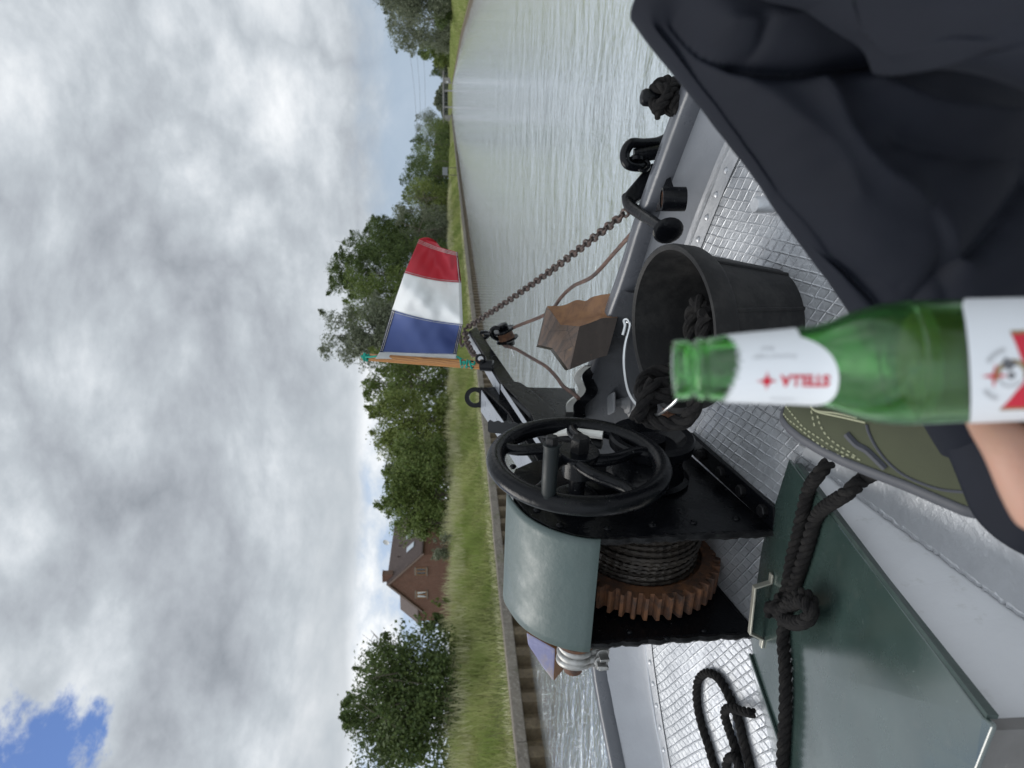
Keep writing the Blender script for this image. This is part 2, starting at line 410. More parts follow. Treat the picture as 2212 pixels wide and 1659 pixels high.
# ------------------------------------------------------------------ canal setting
WZ = -.2
m = MT('canal_water', (.72, .775, .80), .05, .78, .5)
wv = m.math('ADD', m.noise(1.3, 4, .6, .4, (.75, 1.2, 1)), m.math('MULTIPLY', m.noise(6.5, 4, .65, .3, (.7, 1.2, 1)), .34))
wv = m.math('ADD', wv, m.math('MULTIPLY', m.noise(.32, 3, .6, .3, (.7, 1.1, 1)), 1.6))
m.bump(wv, .14, .75)
M_water = m.m
mb = MB(); mb.add([(-18.6, -60, WZ), (13.5, -60, WZ), (13.5, 770, WZ), (-18.6, 770, WZ)], [(0, 1, 2, 3)])
struct(mb.build('water', M_water))

m = MT('bank_earth', (.10, .115, .04), .95, 0, .1)
m.mix(m.rng(m.noise(.9, 6, .7), .4, .62), (.16, .165, .068)).mix(m.rng(m.noise(.25, 5, .6), .45, .65, 0, .7), (.055, .075, .02)).bump(m.noise(6, 6, .7), .15, .8)
M_bank = m.m
ys = np.r_[np.arange(-25, 80, 1.5), np.arange(80, 300, 6), np.arange(300, 1501, 60), 4000]
def bz(a, y): return .06 * np.sin(y * 1.3 + a) + .05 * np.sin(y * .47 + 2 * a)
prof = [(-18.88, .66), (-19.5, .74), (-20.6, 1.05), (-22.0, 1.55), (-23.6, 2.0), (-26, 2.2), (-40, 2.0), (-90, 1.6), (-3000, 1.5)]
A = np.array([[(x + (0 if i == 0 else .15 * math.sin(y * .6 + i)), y, z + (bz(i, y) if 0 < i < 7 else 0)) for y in ys] for i, (x, z) in enumerate(prof)])
mb = MB(); mb.grid(A); struct(mb.build('left_bank', M_bank))
def rbx(y): return np.interp(y, [-60, 97, 166, 400, 700, 1500, 4000], [9.6, 10.6, 11.6, 9.5, 6.8, 6.8, 6.8])
profr = [(0, -.6), (.15, .12), (.5, .25), (2.2, .95), (4.5, 1.6), (9, 1.9), (60, 1.7), (3000, 1.5)]
A = np.array([[(rbx(y) + d, y, z) for y in ys] for (d, z) in profr])
mb = MB(); mb.grid(A); struct(mb.build('right_bank', M_bank))

mb = MB(); mb.grid(np.array([[(x, y, z) for x in (-40, 40)] for y, z in ((752, -1), (756, .8), (775, 2.0), (820, 4.0), (4000, 6))])); struct(mb.build('far_bank', M_bank))
# quay wall: concrete cap over sheet piling
m = MT('weathered_concrete', (.17, .15, .125), .9, 0, .2)
m.mix(m.rng(m.noise(2.2, 6, .7), .4, .62), (.12, .105, .09)).mix(m.rng(m.noise(9, 6, .7), .5, .7, 0, .8), (.30, .275, .24)).mix(m.rng(m.noise(1.1, 5, .7), .55, .68, 0, .7), (.09, .10, .045)).bump(m.noise(18, 6, .7), .03, .8)
M_conc = m.m
m = MT('brown_sheet_piling', (.075, .053, .028), .75)
m.mix(m.rng(m.noise(2.4, 6, .7), .4, .65), (.13, .098, .055)).mix(m.rng(m.noise(9, 5, .7), .5, .7, 0, .7), (.04, .03, .022)).bump(m.noise(14, 5), .02, .6)
M_pile = m.m
qw = thing('quay_wall', 'low canal wall of brown sheet piling under a grey concrete cap along the grassy bank', 'wall')
mb = MB(); y = -20.0
while y < 900:
    ln = 6 if y < 150 else 60
    j = rng.normal(0, .012)
    mb.box((-18.70 + j * .4, y + ln / 2, .49 + j), (.52, ln - .02, .36)); y += ln
mb.build('concrete_cap', M_conc, qw, bevel=.03, bseg=2)
mb = MB(); P = []
y = -20.0
while y < 900:
    s_ = 1.06
    if y > 260: P += [(-18.55, y), (-18.55, y + 40)]; y += 40; continue
    P += [(-18.94, y), (-18.94, y + .40), (-18.55, y + .53), (-18.55, y + .93)]; y += s_
mb.grid(np.array([[(x, yy, .33) for x, yy in P], [(x, yy, -.9) for x, yy in P]]))
mb.build('sheet_piling', M_pile, qw, smooth=False)
mb = MB(); yy = np.r_[np.arange(-20, 600, 6.), 700]
mb.grid(np.array([[(rbx(v) - .14, v, .22 + .03 * math.sin(v)) for v in yy], [(rbx(v) + .2, v, .24 + .03 * math.sin(v)) for v in yy], [(rbx(v) + .2, v, -.8) for v in yy], [(rbx(v) - .14, v, -.8) for v in yy]]), closed_u=True)
tag(mb.build('far_quay_edging', M_pile), 'dark low waterside edging along the right-hand grassy bank', 'edging')

# ------------------------------------------------------------------ vegetation
def leafmat(name, base, var, back=.25):
    m = MT(name, base, .6, 0, .25)
    g = m.n('ShaderNodeNewGeometry')
    m.mix(m.rng(g.outputs['Random Per Island'], 0, 1, 0, 1), var)
    m.set('Transmission Weight', 0)
    tr = m.n('ShaderNodeBsdfTranslucent'); m.lk(m.colsock, tr.inputs[0])
    mx = m.n('ShaderNodeMixShader'); mx.inputs[0].default_value = back
    m.lk(m.b.outputs[0], mx.inputs[1]); m.lk(tr.outputs[0], mx.inputs[2])
    m.lk(mx.outputs[0], m.t.nodes['Material Output'].inputs[0]); return m.m
M_leaf = {
    'dark': leafmat('dark_green_leaves', (.042, .070, .020), (.090, .122, .034)),
    'mid': leafmat('mid_green_leaves', (.070, .110, .024), (.140, .175, .048)),
    'bright': leafmat('bright_green_leaves', (.095, .135, .030), (.175, .205, .056)),
    'grey': leafmat('grey_green_leaves', (.095, .115, .070), (.175, .190, .128)),
}
m = MT('tree_bark', (.09, .075, .055), .9); m.mix(m.rng(m.noise(5, 5), .4, .7), (.14, .125, .10)); M_bark = m.m
def quads_mesh(name, Cn, U, V, mat, parent=None):
    """one rhombic leaf per row: centre, half-length vector, half-width vector"""
    n = len(Cn); vv = np.empty((n, 4, 3)); vv[:, 0] = Cn - U; vv[:, 1] = Cn - V; vv[:, 2] = Cn + U; vv[:, 3] = Cn + V
    me = bpy.data.meshes.new(name); me.vertices.add(n * 4); me.vertices.foreach_set('co', vv.ravel())
    me.loops.add(n * 4); me.loops.foreach_set('vertex_index', np.arange(n * 4))
    me.polygons.add(n); me.polygons.foreach_set('loop_start', np.arange(n) * 4); me.polygons.foreach_set('loop_total', np.full(n, 4))
    me.update(calc_edges=True); me.materials.append(mat)
    o = bpy.data.objects.new(name, me); COL.objects.link(o)
    if parent: o.parent = parent
    return o
def tree(name, label, base, h, wd, kind, nl=5200, leaf=.16, trunk=.22, lobes=22, shape='round', group=None, low=.06, lean=(0, 0), bare=0):
    t = thing(name, label, 'tree' if 'bush' not in name and 'shrub' not in name else 'bush', group)
    t.location = base
    nl = int(nl * 1.6); leaf *= .78
    k = lobes; ctr = []; rad = []
    for i in range(k):
        z = rng.uniform(low, .93) ; q = (z - low) / (1 - low)
        if shape == 'round': e = math.sqrt(max(.03, 1 - (2 * q - .85) ** 2 / 1.4)) if q > .4 else .78 + .5 * q
        elif shape == 'tall': e = .62 + .5 * math.sin(math.pi * min(1, .22 + .62 * q)) * (1 - .45 * q)
        else: e = 1.0 - .75 * q
        a = rng.uniform(0, 2 * np.pi); rr = math.sqrt(rng.uniform(.05, 1)) * e * wd * .36
        ctr.append((rr * math.cos(a) + lean[0] * z * h, rr * math.sin(a) + lean[1] * z * h, z * h)); rad.append(rng.uniform(.10, .19) * wd * (.62 + .6 * e) * (.8 if q > .75 else 1))
    ctr = np.array(ctr); rad = np.array(rad)
    per = np.maximum(20, (nl * rad ** 2 / (rad ** 2).sum()).astype(int))
    Cn = []; Nr = []
    for c, r, n in zip(ctr, rad, per):
        d = rng.normal(size=(n, 3)); d /= np.linalg.norm(d, axis=1, keepdims=True)
        rr = r * (rng.uniform(.35, 1.12, n) ** .6); wob = 1 + .28 * np.sin(d[:, 0] * 5 + c[0] * 3) * np.sin(d[:, 2] * 6 + c[2])
        Cn.append(c + d * (rr * wob)[:, None] * np.array([1, 1, .82])); Nr.append(d)
    # sprays: drooping or rising twigs that break up the outline
    ns = max(10, k)
    for i in range(ns):
        j = rng.integers(k); d = rng.normal(size=3); d[2] = abs(d[2]) * 1.2; d = nrm(d); ln = rad[j] * rng.uniform(.4, .95)
        n = max(8, int(nl * .010)); tt = rng.uniform(0, 1, n)
        Cn.append(ctr[j] + d * (rad[j] * .8) + np.outer(tt * ln, d) + rng.normal(size=(n, 3)) * (.22 * rad[j] * (1.05 - tt))[:, None]); Nr.append(rng.normal(size=(n, 3)))
    Cn = np.concatenate(Cn); Nr = np.concatenate(Nr) + rng.normal(0, .75, (len(Cn), 3)) + np.array([0, 0, .35])
    keep = Cn[:, 2] > .03 * h; Cn = Cn[keep]; Nr = Nr[keep]
    Nr /= np.linalg.norm(Nr, axis=1, keepdims=True)
    U = np.cross(Nr, rng.normal(size=Nr.shape)); U /= np.linalg.norm(U, axis=1, keepdims=True); V = np.cross(Nr, U)
    s_ = leaf * rng.uniform(.55, 1.25, len(Cn))
    quads_mesh('crown', Cn, U * s_[:, None], V * (s_ * .52)[:, None], M_leaf[kind], t)
    mb = MB()
    mb.tube(spline([(0, 0, -.4), (.04 * wd + lean[0] * h * .2, .02, h * .2), (lean[0] * h * .5, .03 * wd + lean[1] * h * .5, h * .5), (lean[0] * h * .85, lean[1] * h * .85, h * .86)], 16), np.linspace(trunk, trunk * .15, 16), 7)
    for i in rng.choice(k, min(k, 11), replace=False):
        z0 = rng.uniform(.15, .55) * h; p0 = np.array([lean[0] * z0, lean[1] * z0, z0]); p1 = ctr[i]
        md = (p0 + p1) / 2 + np.array([0, 0, .04 * h]); ends = p1 + (p1 - md) * .35
        mb.tube(spline([p0, md, p1, ends], 9), np.linspace(trunk * .42, trunk * .05, 10), 5)
    for i in range(bare):
        j = rng.integers(k); d = nrm(rng.normal(size=3) + np.array([0, 0, 1.2])); p = ctr[j] + d * rad[j] * .6
        q = p + d * rad[j] * 1.1
        mb.tube(spline([p, (p + q) / 2 + rng.normal(0, .08, 3), q], 6), np.linspace(.03, .008, 7), 4)
        for e in range(3): mb.tube([p + (q - p) * (.4 + .2 * e), p + (q - p) * (.6 + .2 * e) + rng.normal(0, .22, 3)], [.014, .006], 4)
    mb.build('trunk', M_bark, t, recalc=False)
    return t
def bank_tree(yc, wpx, xtop, X, **k):
    """stand a tree on the bank so that it shows at the height and width seen"""
    g = hx(958, yc, X); d = (g - C0) @ fw; z0 = np.interp(X, [-60, -40, -26, -23.6, -22], [1.85, 2.0, 2.2, 2.0, 1.55]) if X < 0 else 1.75
    base = (g[0], g[1], z0); h = H + (970 - xtop) / F * d * 1.0 - z0
    return dict(base=base, h=h * 1.03, wd=wpx / F * d * 1.32, **k)
G1 = 'trees along the left bank'
LT = [
 (1508, 262, 772, -24.5, dict(name='bush_tree', label='dense dark bush-like tree nearest the left edge, bare twigs poking out of its crown', kind='dark', nl=15000, leaf=.105, lobes=46, low=.10, bare=16, trunk=.16)),
 (1300, 16, 922, -24.0, dict(name='sapling', label='small bright sapling standing in front of the brick gable', kind='bright', nl=220, leaf=.09, lobes=6, trunk=.04)),
 (1345, 34, 900, -26.0, dict(name='shrub', label='low dark shrub in the gap between the house and the big bush-like tree', kind='dark', nl=1500, leaf=.11, lobes=12, trunk=.06, low=.03)),
 (1130, 70, 886, -26.0, dict(name='shrub', label='loose leafy shrub covering the right end of the house roof', kind='mid', nl=3200, leaf=.11, lobes=18, trunk=.08)),
 (1180, 50, 930, -24.5, dict(name='grey_shrub', label='low pale grey-green shrub under the skylights of the house', kind='grey', nl=900, leaf=.09, lobes=10, trunk=.05)),
 (1075, 150, 832, -25.5, dict(name='leafy_tree', label='mid green bushy tree just right of the brick house', kind='mid', nl=9500, leaf=.13, lobes=30, low=.05)),
 (990, 130, 815, -29.0, dict(name='grey_tree', label='greyish tree set back behind its greener neighbours between house and handwheel', kind='grey', nl=5500, leaf=.15, lobes=24)),
 (1000, 120, 850, -25.0, dict(name='leafy_tree', label='fresh green bushy tree directly above the handwheel', kind='mid', nl=7500, leaf=.13, lobes=26, low=.04)),
 (915, 135, 792, -25.5, dict(name='leafy_tree', label='pale-leaved bushy tree left of the flagstaff with twin pointed tips', kind='bright', nl=9500, leaf=.14, lobes=30, low=.05)),
 (835, 120, 790, -26.0, dict(name='leafy_tree', label='leafy tree whose crown starts right beside the left of the flagstaff', kind='mid', nl=8500, leaf=.15, lobes=28, low=.05)),
 (765, 110, 800, -26.5, dict(name='leafy_tree', label='leafy tree directly behind the top of the flagstaff', kind='bright', nl=7000, leaf=.16, lobes=24, low=.05)),
 (722, 120, 690, -28.0, dict(name='tall_tree', label='tallest grey-green tree above the blue stripe of the flag', kind='grey', nl=15000, leaf=.20, lobes=44, shape='tall', lean=(.0, -.05))),
 (655, 130, 748, -27.0, dict(name='tall_tree', label='tall green tree above the white stripe of the flag', kind='mid', nl=15000, leaf=.20, lobes=48, shape='tall')),
 (592, 110, 706, -28.0, dict(name='tall_tree', label='tall dark tree above the red stripe of the flag', kind='dark', nl=15000, leaf=.22, lobes=44, shape='tall')),
 (548, 80, 742, -28.5, dict(name='tall_tree', label='slightly shorter dark tree on the canal side of the tall one above the red stripe', kind='dark', nl=11000, leaf=.22, lobes=42, shape='tall')),
 (515, 75, 772, -28.0, dict(name='tall_tree', label='dark tree with a spiky top just right of the flag fly end', kind='dark', nl=11000, leaf=.25, lobes=42, shape='tall')),
 (500, 80, 850, -25.5, dict(name='shrub', label='grey-green shrub at the grass edge right of the flag', kind='grey', nl=4000, leaf=.22, lobes=16, low=.03)),
 (487, 80, 822, -28.0, dict(name='leafy_tree', label='grey rounded tree next right of the spiky-topped dark tree', kind='grey', nl=5500, leaf=.28, lobes=20)),
 (448, 60, 838, -29.0, dict(name='leafy_tree', label='feathery pale tree poking up above a yellowish bush', kind='grey', nl=3800, leaf=.30, lobes=16)),
 (430, 80, 872, -26.0, dict(name='shrub', label='yellowish green bush midway along the left bank', kind='bright', nl=4500, leaf=.28, lobes=16, low=.03)),
 (385, 90, 862, -29.0, dict(name='leafy_tree', label='broad dark crowned tree above the small grey bankside board', kind='dark', nl=6500, leaf=.34, lobes=20)),
 (352, 80, 890, -26.5, dict(name='shrub', label='bright bushy growth beside the grey bankside board', kind='mid', nl=4000, leaf=.34, lobes=16, low=.03)),
 (315, 70, 893, -29.0, dict(name='leafy_tree', label='dark tree with one thin spike near the bridge end of the left bank', kind='dark', nl=4800, leaf=.42, lobes=18)),
 (290, 60, 905, -27.5, dict(name='shrub', label='olive green bush low on the left bank near the bridge', kind='mid', nl=3400, leaf=.42, lobes=14, low=.03)),
 (268, 55, 899, -28.0, dict(name='leafy_tree', label='last tree of the left bank before the bridge, with a knobbly grey top', kind='grey', nl=4800, leaf=.55, lobes=18)),
]
for yc, wpx, xt, X, k in LT:
    tree(group=G1, **bank_tree(yc, wpx, xt, X, **k))
G2 = 'trees along the right bank'
RT = [
 (-25, 120, 770, 19.0, dict(name='willow_tree', label='tall grey willow cut by the right edge of the view with see-through twigs on top', kind='grey', nl=11000, leaf=.26, lobes=32, low=.06, bare=18)),
 (45, 100, 826, 20.0, dict(name='willow_tree', label='rounded grey-green willow second from the right edge', kind='grey', nl=8500, leaf=.34, lobes=26, low=.05)),
 (20, 70, 900, 16.5, dict(name='shrub', label='dark green shrub under the grey willows at the right edge', kind='dark', nl=3800, leaf=.28, lobes=16, low=.03)),
 (88, 60, 858, 21.0, dict(name='willow_tree', label='smaller grey-green willow sloping down towards the bridge', kind='grey', nl=5000, leaf=.42, lobes=20, low=.05)),
 (112, 40, 900, 20.0, dict(name='leafy_tree', label='low olive tree where the right bank treeline drops', kind='mid', nl=3200, leaf=.5, lobes=16, low=.05)),
 (134, 30, 938, 18.0, dict(name='shrub', label='bright green far bush on the right bank', kind='bright', nl=2000, leaf=.6, lobes=12, low=.04)),
 (152, 32, 932, 24.0, dict(name='leafy_tree', label='round dark tree on the right just before the bridge', kind='dark', nl=2600, leaf=.8, lobes=14, low=.05)),
]
for yc, wpx, xt, X, k in RT:
    tree(group=G2, **bank_tree(yc, wpx, xt, X, **k))
# far wood beyond the bridge, one mass
Cn = []
for i in range(60):
    u = -60 + i * 2.4 + rng.normal(0, 1); hh = 13 + 5 * math.sin(i * .35) + rng.normal(0, 1.4)
    n = 420; d = rng.normal(size=(n, 3)); d /= np.linalg.norm(d, axis=1, keepdims=True)
    Cn.append(np.array([u, 830 + rng.normal(0, 10), hh * .55]) + d * np.array([4.5, 4, hh * .5]) * rng.uniform(.6, 1, (n, 1)))
Cn = np.concatenate(Cn); Nr = rng.normal(size=Cn.shape); Nr /= np.linalg.norm(Nr, axis=1, keepdims=True)
U = np.cross(Nr, rng.normal(size=Nr.shape)); U /= np.linalg.norm(U, axis=1, keepdims=True); V = np.cross(Nr, U)
o = quads_mesh('far_wood', Cn, U * 1.3, V * .9, M_leaf['grey']); o['kind'] = 'stuff'
o['label'] = 'far-off treeline behind the canal bridge'; o['category'] = 'wood'
# continuous undergrowth behind the trees keeps the row from being see-through
Cn = []
for i in range(150):
    yy = -12 + 4.6 * i ** 1.06; hh = 3.4 + 2.0 * rng.uniform() + yy * .006 + (3.0 if yy > 70 else 0)
    n = int(max(90, 430 - yy)); d = rng.normal(size=(n, 3)); d /= np.linalg.norm(d, axis=1, keepdims=True)
    if 1130 < proj((-32, yy, 3))[1] < 1345: continue
    Cn.append(np.array([-31 - 3 * rng.uniform(), yy, 2 + hh * .4]) + d * np.array([2.2, 3.6, hh * .6]) * rng.uniform(.5, 1, (n, 1)))
for i in range(90):
    yy = 60 + 6.5 * i; hh = 3.5 + 2 * rng.uniform()
    n = 80; d = rng.normal(size=(n, 3)); d /= np.linalg.norm(d, axis=1, keepdims=True)
    Cn.append(np.array([rbx(yy) + 15 + 3 * rng.uniform(), yy, 1.6 + hh * .4]) + d * np.array([2.5, 4.5, hh * .6]) * rng.uniform(.5, 1, (n, 1)))
Cn = np.concatenate(Cn); Nr = rng.normal(size=Cn.shape); Nr /= np.linalg.norm(Nr, axis=1, keepdims=True)
U = np.cross(Nr, rng.normal(size=Nr.shape)); U /= np.linalg.norm(U, axis=1, keepdims=True); V = np.cross(Nr, U)
ss = (.14 + .0016 * np.maximum(0, Cn[:, 1]))[:, None]
o = quads_mesh('undergrowth', Cn, U * ss, V * ss * .6, M_leaf['dark']); o['kind'] = 'stuff'
o['label'] = 'dark undergrowth between the tree trunks'; o['category'] = 'undergrowth'

# long grass on both banks: tapered bent blades
m = MT('long_grass', (.25, .30, .09), .7, 0, .2)
g = m.n('ShaderNodeNewGeometry'); m.mix(m.rng(g.outputs['Random Per Island'], 0, 1, 0, 1), (.45, .45, .215)).mix(m.rng(m.noise(.35, 4, .6), .42, .62, 0, .75), (.18, .25, .055))
tr = m.n('ShaderNodeBsdfTranslucent'); m.lk(m.colsock, tr.inputs[0]); mx = m.n('ShaderNodeMixShader'); mx.inputs[0].default_value = .3
m.lk(m.b.outputs[0], mx.inputs[1]); m.lk(tr.outputs[0], mx.inputs[2]); m.lk(mx.outputs[0], m.t.nodes['Material Output'].inputs[0]); M_grass = m.m
m = MT('seed_heads', (.42, .41, .23), .8, 0, .2); g = m.n('ShaderNodeNewGeometry'); m.mix(m.rng(g.outputs['Random Per Island'], 0, 1), (.52, .51, .32)); M_seed = m.m
def blades(name, B, h, wdt, lean, mat, label):
    n = len(B); a = rng.uniform(0, 2 * np.pi, n); side = np.c_[np.cos(a), np.sin(a), np.zeros(n)] * wdt[:, None]
    b = rng.uniform(0, 2 * np.pi, n); ln = np.c_[np.cos(b), np.sin(b), np.zeros(n)] * (h * lean * rng.uniform(.2, 1, n))[:, None] + np.c_[h * .10, -h * .12, 0 * h]
    mid = B + ln * .35 + np.c_[0 * h, 0 * h, h * .6]; tip = B + ln + np.c_[0 * h, 0 * h, h]
    vv = np.empty((n, 5, 3)); vv[:, 0] = B - side; vv[:, 1] = B + side; vv[:, 2] = mid + side * .75; vv[:, 3] = mid - side * .75; vv[:, 4] = tip
    me = bpy.data.meshes.new(name); me.vertices.add(n * 5); me.vertices.foreach_set('co', vv.ravel())
    idx = np.arange(n)[:, None] * 5 + np.array([[0, 1, 2, 3, 3, 2, 4]]); me.loops.add(n * 7); me.loops.foreach_set('vertex_index', idx.ravel())
    me.polygons.add(2 * n); ls = np.empty((n, 2), int); ls[:, 0] = np.arange(n) * 7; ls[:, 1] = ls[:, 0] + 4
    me.polygons.foreach_set('loop_start', ls.ravel()); me.polygons.foreach_set('loop_total', np.tile([4, 3], n))
    me.update(calc_edges=True); me.materials.append(mat)
    o = bpy.data.objects.new(name, me); COL.objects.link(o); o['kind'] = 'stuff'; o['label'] = label; o['category'] = 'grass'; return o
n = 150000
yy = 4 + 330 * rng.uniform(0, 1, n) ** 2.0; xx = -19.05 - 6.2 * rng.uniform(0, 1, n) ** .8
px = [p[0] for p in prof][::-1]; pz = [p[1] for p in prof][::-1]
clump = .75 + .35 * np.sin(yy * 1.7 + xx * 2.1) * np.sin(yy * .6 - xx * 1.3)
zz = np.interp(xx, px, pz); edge = np.clip((-xx - 18.9) / 1.9, .25, 1)
hh = rng.uniform(.4, 1.15, n) * clump * edge * (1 - .25 * (xx < -23.5))
blades('tall_grass', np.c_[xx, yy, zz - .05], hh, .008 + .00016 * yy, .55, M_grass, 'long green grass covering the left bank above the concrete cap')
n = 24000
yy = 4 + 200 * rng.uniform(0, 1, n) ** 1.9; xx = -21.8 - 3.6 * rng.uniform(0, 1, n); zz = np.interp(xx, px, pz)
blades('seeding_grass', np.c_[xx, yy, zz + .30], rng.uniform(.35, .95, n) * (.8 + .3 * np.sin(yy * .9)), .0065 + .00013 * yy, .5, M_seed, 'straw-coloured seed heads standing above the green bank grass')
n = 4000
yy = 4 + 120 * rng.uniform(0, 1, n) ** 1.8; xx = -18.85 - .7 * rng.uniform(0, 1, n) ** 1.5
blades('dry_grass', np.c_[xx, yy, np.full(n, .66)], rng.uniform(.1, .34, n), .012 + .0001 * yy, .9, M_seed, 'dry brown grass tufts along the inner edge of the concrete cap')
n = 30000
yy = 40 + 600 * rng.uniform(0, 1, n) ** 1.6; dd = .5 + 8 * rng.uniform(0, 1, n)
blades('bank_grass', np.c_[rbx(yy) + dd, yy, np.interp(dd, [0.5, 2.2, 4.5, 9], [.25, .95, 1.6, 1.9])], rng.uniform(.3, .7, n), .03 + .0003 * yy, .4, M_grass, 'green grass on the sloping right-hand bank')
# broad-leaved weeds at the cap edge
for (xp, yp, lab) in [(1036, 1316, 'leafy dock plant at the concrete cap left of the house'), (1045, 1240, 'small leafy weed at the concrete cap below the brick gable'), (1040, 1430, 'leafy weed at the cap below the bush-like tree')]:
    g0 = hit(xp, yp, (0, 0, .95), (0, 0, 1)); t = thing('weed', lab, 'plant'); t.location = tuple(g0 - np.array([0, 0, .25]))
    n = 90; d = rng.normal(size=(n, 3)); d[:, 2] = abs(d[:, 2]); Cn = d * np.array([.30, .40, .26]) * .75
    Nr = nrm(d) + np.array([0, 0, .6]); Nr = d + rng.normal(0, .5, d.shape); Nr /= np.linalg.norm(Nr, axis=1, keepdims=True)
    U = np.cross(Nr, rng.normal(size=Nr.shape)); U /= np.linalg.norm(U, axis=1, keepdims=True); V = np.cross(Nr, U)
    quads_mesh('leaves', Cn, U * .11, V * .06, M_leaf['bright'], t)
    mb = MB()
    for i in range(8): mb.tube([(0, 0, -.2), tuple(Cn[i])], [.012, .005], 4)
    mb.build('stems', M_leaf['bright'], t, recalc=False)

# ------------------------------------------------------------------ brick house
def brickmat(name, c1, c2, mortar, scale):
    m = MT(name, c1, .85, 0, .2)
    b = m.n('ShaderNodeTexBrick'); b.inputs['Scale'].default_value = scale
    b.inputs['Color1'].default_value = (*c1, 1); b.inputs['Color2'].default_value = (*c2, 1); b.inputs['Mortar'].default_value = (*mortar, 1)
    b.inputs['Mortar Size'].default_value = .018; b.inputs['Brick Width'].default_value = .55; b.inputs['Row Height'].default_value = .18
    mp = m.n('ShaderNodeMapping'); mp.inputs['Rotation'].default_value = (math.pi / 2, 0, 0)
    m.lk(m.tc.outputs['Object'], mp.inputs[0]); m.lk(mp.outputs[0], b.inputs['Vector'])
    m.colsock = b.outputs['Color']; m.mix(m.rng(m.noise(1.6, 6, .7), .4, .68, 0, .55), tuple(c * .62 for c in c1)).mix(m.rng(m.noise(7, 5, .7), .55, .7, 0, .5), tuple(min(1, c * 1.5) for c in c1))
    return m.m
M_brick = brickmat('red_brick_wall', (.165, .080, .058), (.115, .058, .043), (.17, .13, .105), 3.0)
m = MT('brown_roof_tiles', (.050, .032, .028), .75); wvn = m.n('ShaderNodeTexWave', wave_type='BANDS', bands_direction='Z'); wvn.inputs['Scale'].default_value = 1.6
m.lk(m.tc.outputs['Object'], wvn.inputs['Vector']); m.mix(m.rng(m.noise(3, 6, .7), .4, .65), (.068, .046, .040)).bump(wvn.outputs['Fac'], .05, .5); M_roof = m.m
M_frame = MT('brown_window_frame', (.20, .095, .035), .5).m
M_glass = MT('dark_window_glass', (.012, .014, .017), .08, 0, .6).m
M_curt = MT('pale_curtain', (.5, .52, .53), .8).m
M_sill = MT('stone_sill', (.17, .145, .12), .8).m
M_skyl = MT('skylight_glass', (.55, .6, .66), .08, .6).m
M_dish = MT('grey_dish', (.42, .42, .41), .5).m
house = thing('brick_house', 'red brick house with a brown tiled gable roof and square chimney behind the bank grass', 'house')
D0 = 78.0
ap = dep(838.7, 1261, D0); el = dep(905, 1330, D0 * 1.0); er = dep(915, 1193, D0 * 1.0)
hu = np.array([er[0] - el[0], er[1] - el[1], 0]); GW = np.linalg.norm(hu); hu /= GW; hv = np.array([-hu[1], hu[0], 0])   # hv points away from us
if hv @ fw < 0: hv = -hv
# ridge recedes away to the right: turn the gable a little
ang = R_(-20); hu2 = hu * math.cos(ang) + hv * math.sin(ang); hv2 = -hu * math.sin(ang) + hv * math.cos(ang)
mid = np.array([ap[0], ap[1], 0]); W2 = GW / 2 * 1.04; ez = (el[2] + er[2]) / 2; az = ap[2]
house.location = (mid[0], mid[1], 1.5); house.rotation_euler = (0, 0, math.atan2(hu2[1], hu2[0]))
e_ = ez - 1.5; a_ = az - 1.5; LEN = 12.0
mb = MB()
mb.prism([(-W2, 0, -.3), (W2, 0, -.3), (W2, 0, e_), (0, 0, a_), (-W2, 0, e_)], (0, LEN, 0)); mb.build('wall', M_brick, house, smooth=False)
rf = MB(); sl_ = (a_ - e_) / W2; ov = .28
for s in (-1, 1):
    P = [(0, -.22, a_ + .06), (s * (W2 + ov), -.22, e_ - ov * sl_ + .06), (s * (W2 + ov), LEN + .2, e_ - ov * sl_ + .06), (0, LEN + .2, a_ + .06)]
    rf.prism(P, (0, 0, .14))
ro = rf.build('roof', M_roof, house, smooth=False)
mb = MB()
for s in (-1, 1): mb.prism([(0, -.26, a_ - .12), (s * (W2 + ov), -.26, e_ - ov * sl_ - .12), (s * (W2 + ov), -.26, e_ - ov * sl_ + .12), (0, -.26, a_ + .12)], (0, .06, 0))
mb.build('verge_board', MT('pale_verge', (.17, .12, .10), .7).m, house, smooth=False)
mb = MB(); mb.box((.35, .9, a_ + .10), (.95, .8, 1.15)); mb.box((.35, .9, a_ + .62), (1.05, .9, .12)); mb.build('chimney', M_brick, ro, smooth=False)
for s, cu in ((1.55, 0), (-1.5, 1)):
    f_ = MB(); wx = s; wz = e_ + .0; wh = 1.05; ww = .85
    for dx_, dz_, sx_, sz_ in ((0, wh / 2, ww, .09), (0, -wh / 2, ww, .09), (-ww / 2, 0, .09, wh), (ww / 2, 0, .09, wh), (0, 0, .13, wh)):
        f_.box((wx + dx_, -.03, wz + dz_), (sx_, .1, sz_))
    fo = f_.build('window', M_frame, house, smooth=False)
    g_ = MB(); g_.box((wx, -.012, wz), (ww - .1, .02, wh - .1)); g_.build('pane', M_glass, fo, smooth=False)
    if cu:
        c_ = MB()
        for sx in (-1, 1): c_.prism([(wx + sx * .06, -.03, wz + .45), (wx + sx * .36, -.03, wz + .45), (wx + sx * .36, -.03, wz - .45), (wx + sx * .25, -.03, wz - .45)], (0, .006, 0))
        c_.build('curtain', M_curt, fo, smooth=False)
    s_ = MB(); s_.box((wx, -.05, wz - wh / 2 - .1), (ww + .25, .16, .12)); s_.build('sill', M_sill, fo, smooth=False); s_ = MB(); s_.box((wx, -.02, wz + wh / 2 + .12), (ww + .2, .06, .16)); s_.build('lintel', M_sill, fo, smooth=False)
nx = nrm((a_ - e_, 0, W2))
def onroof(u, v, up=.05): 
    return np.array([u * W2, v, a_ - u * (a_ - e_) + .22 + up])
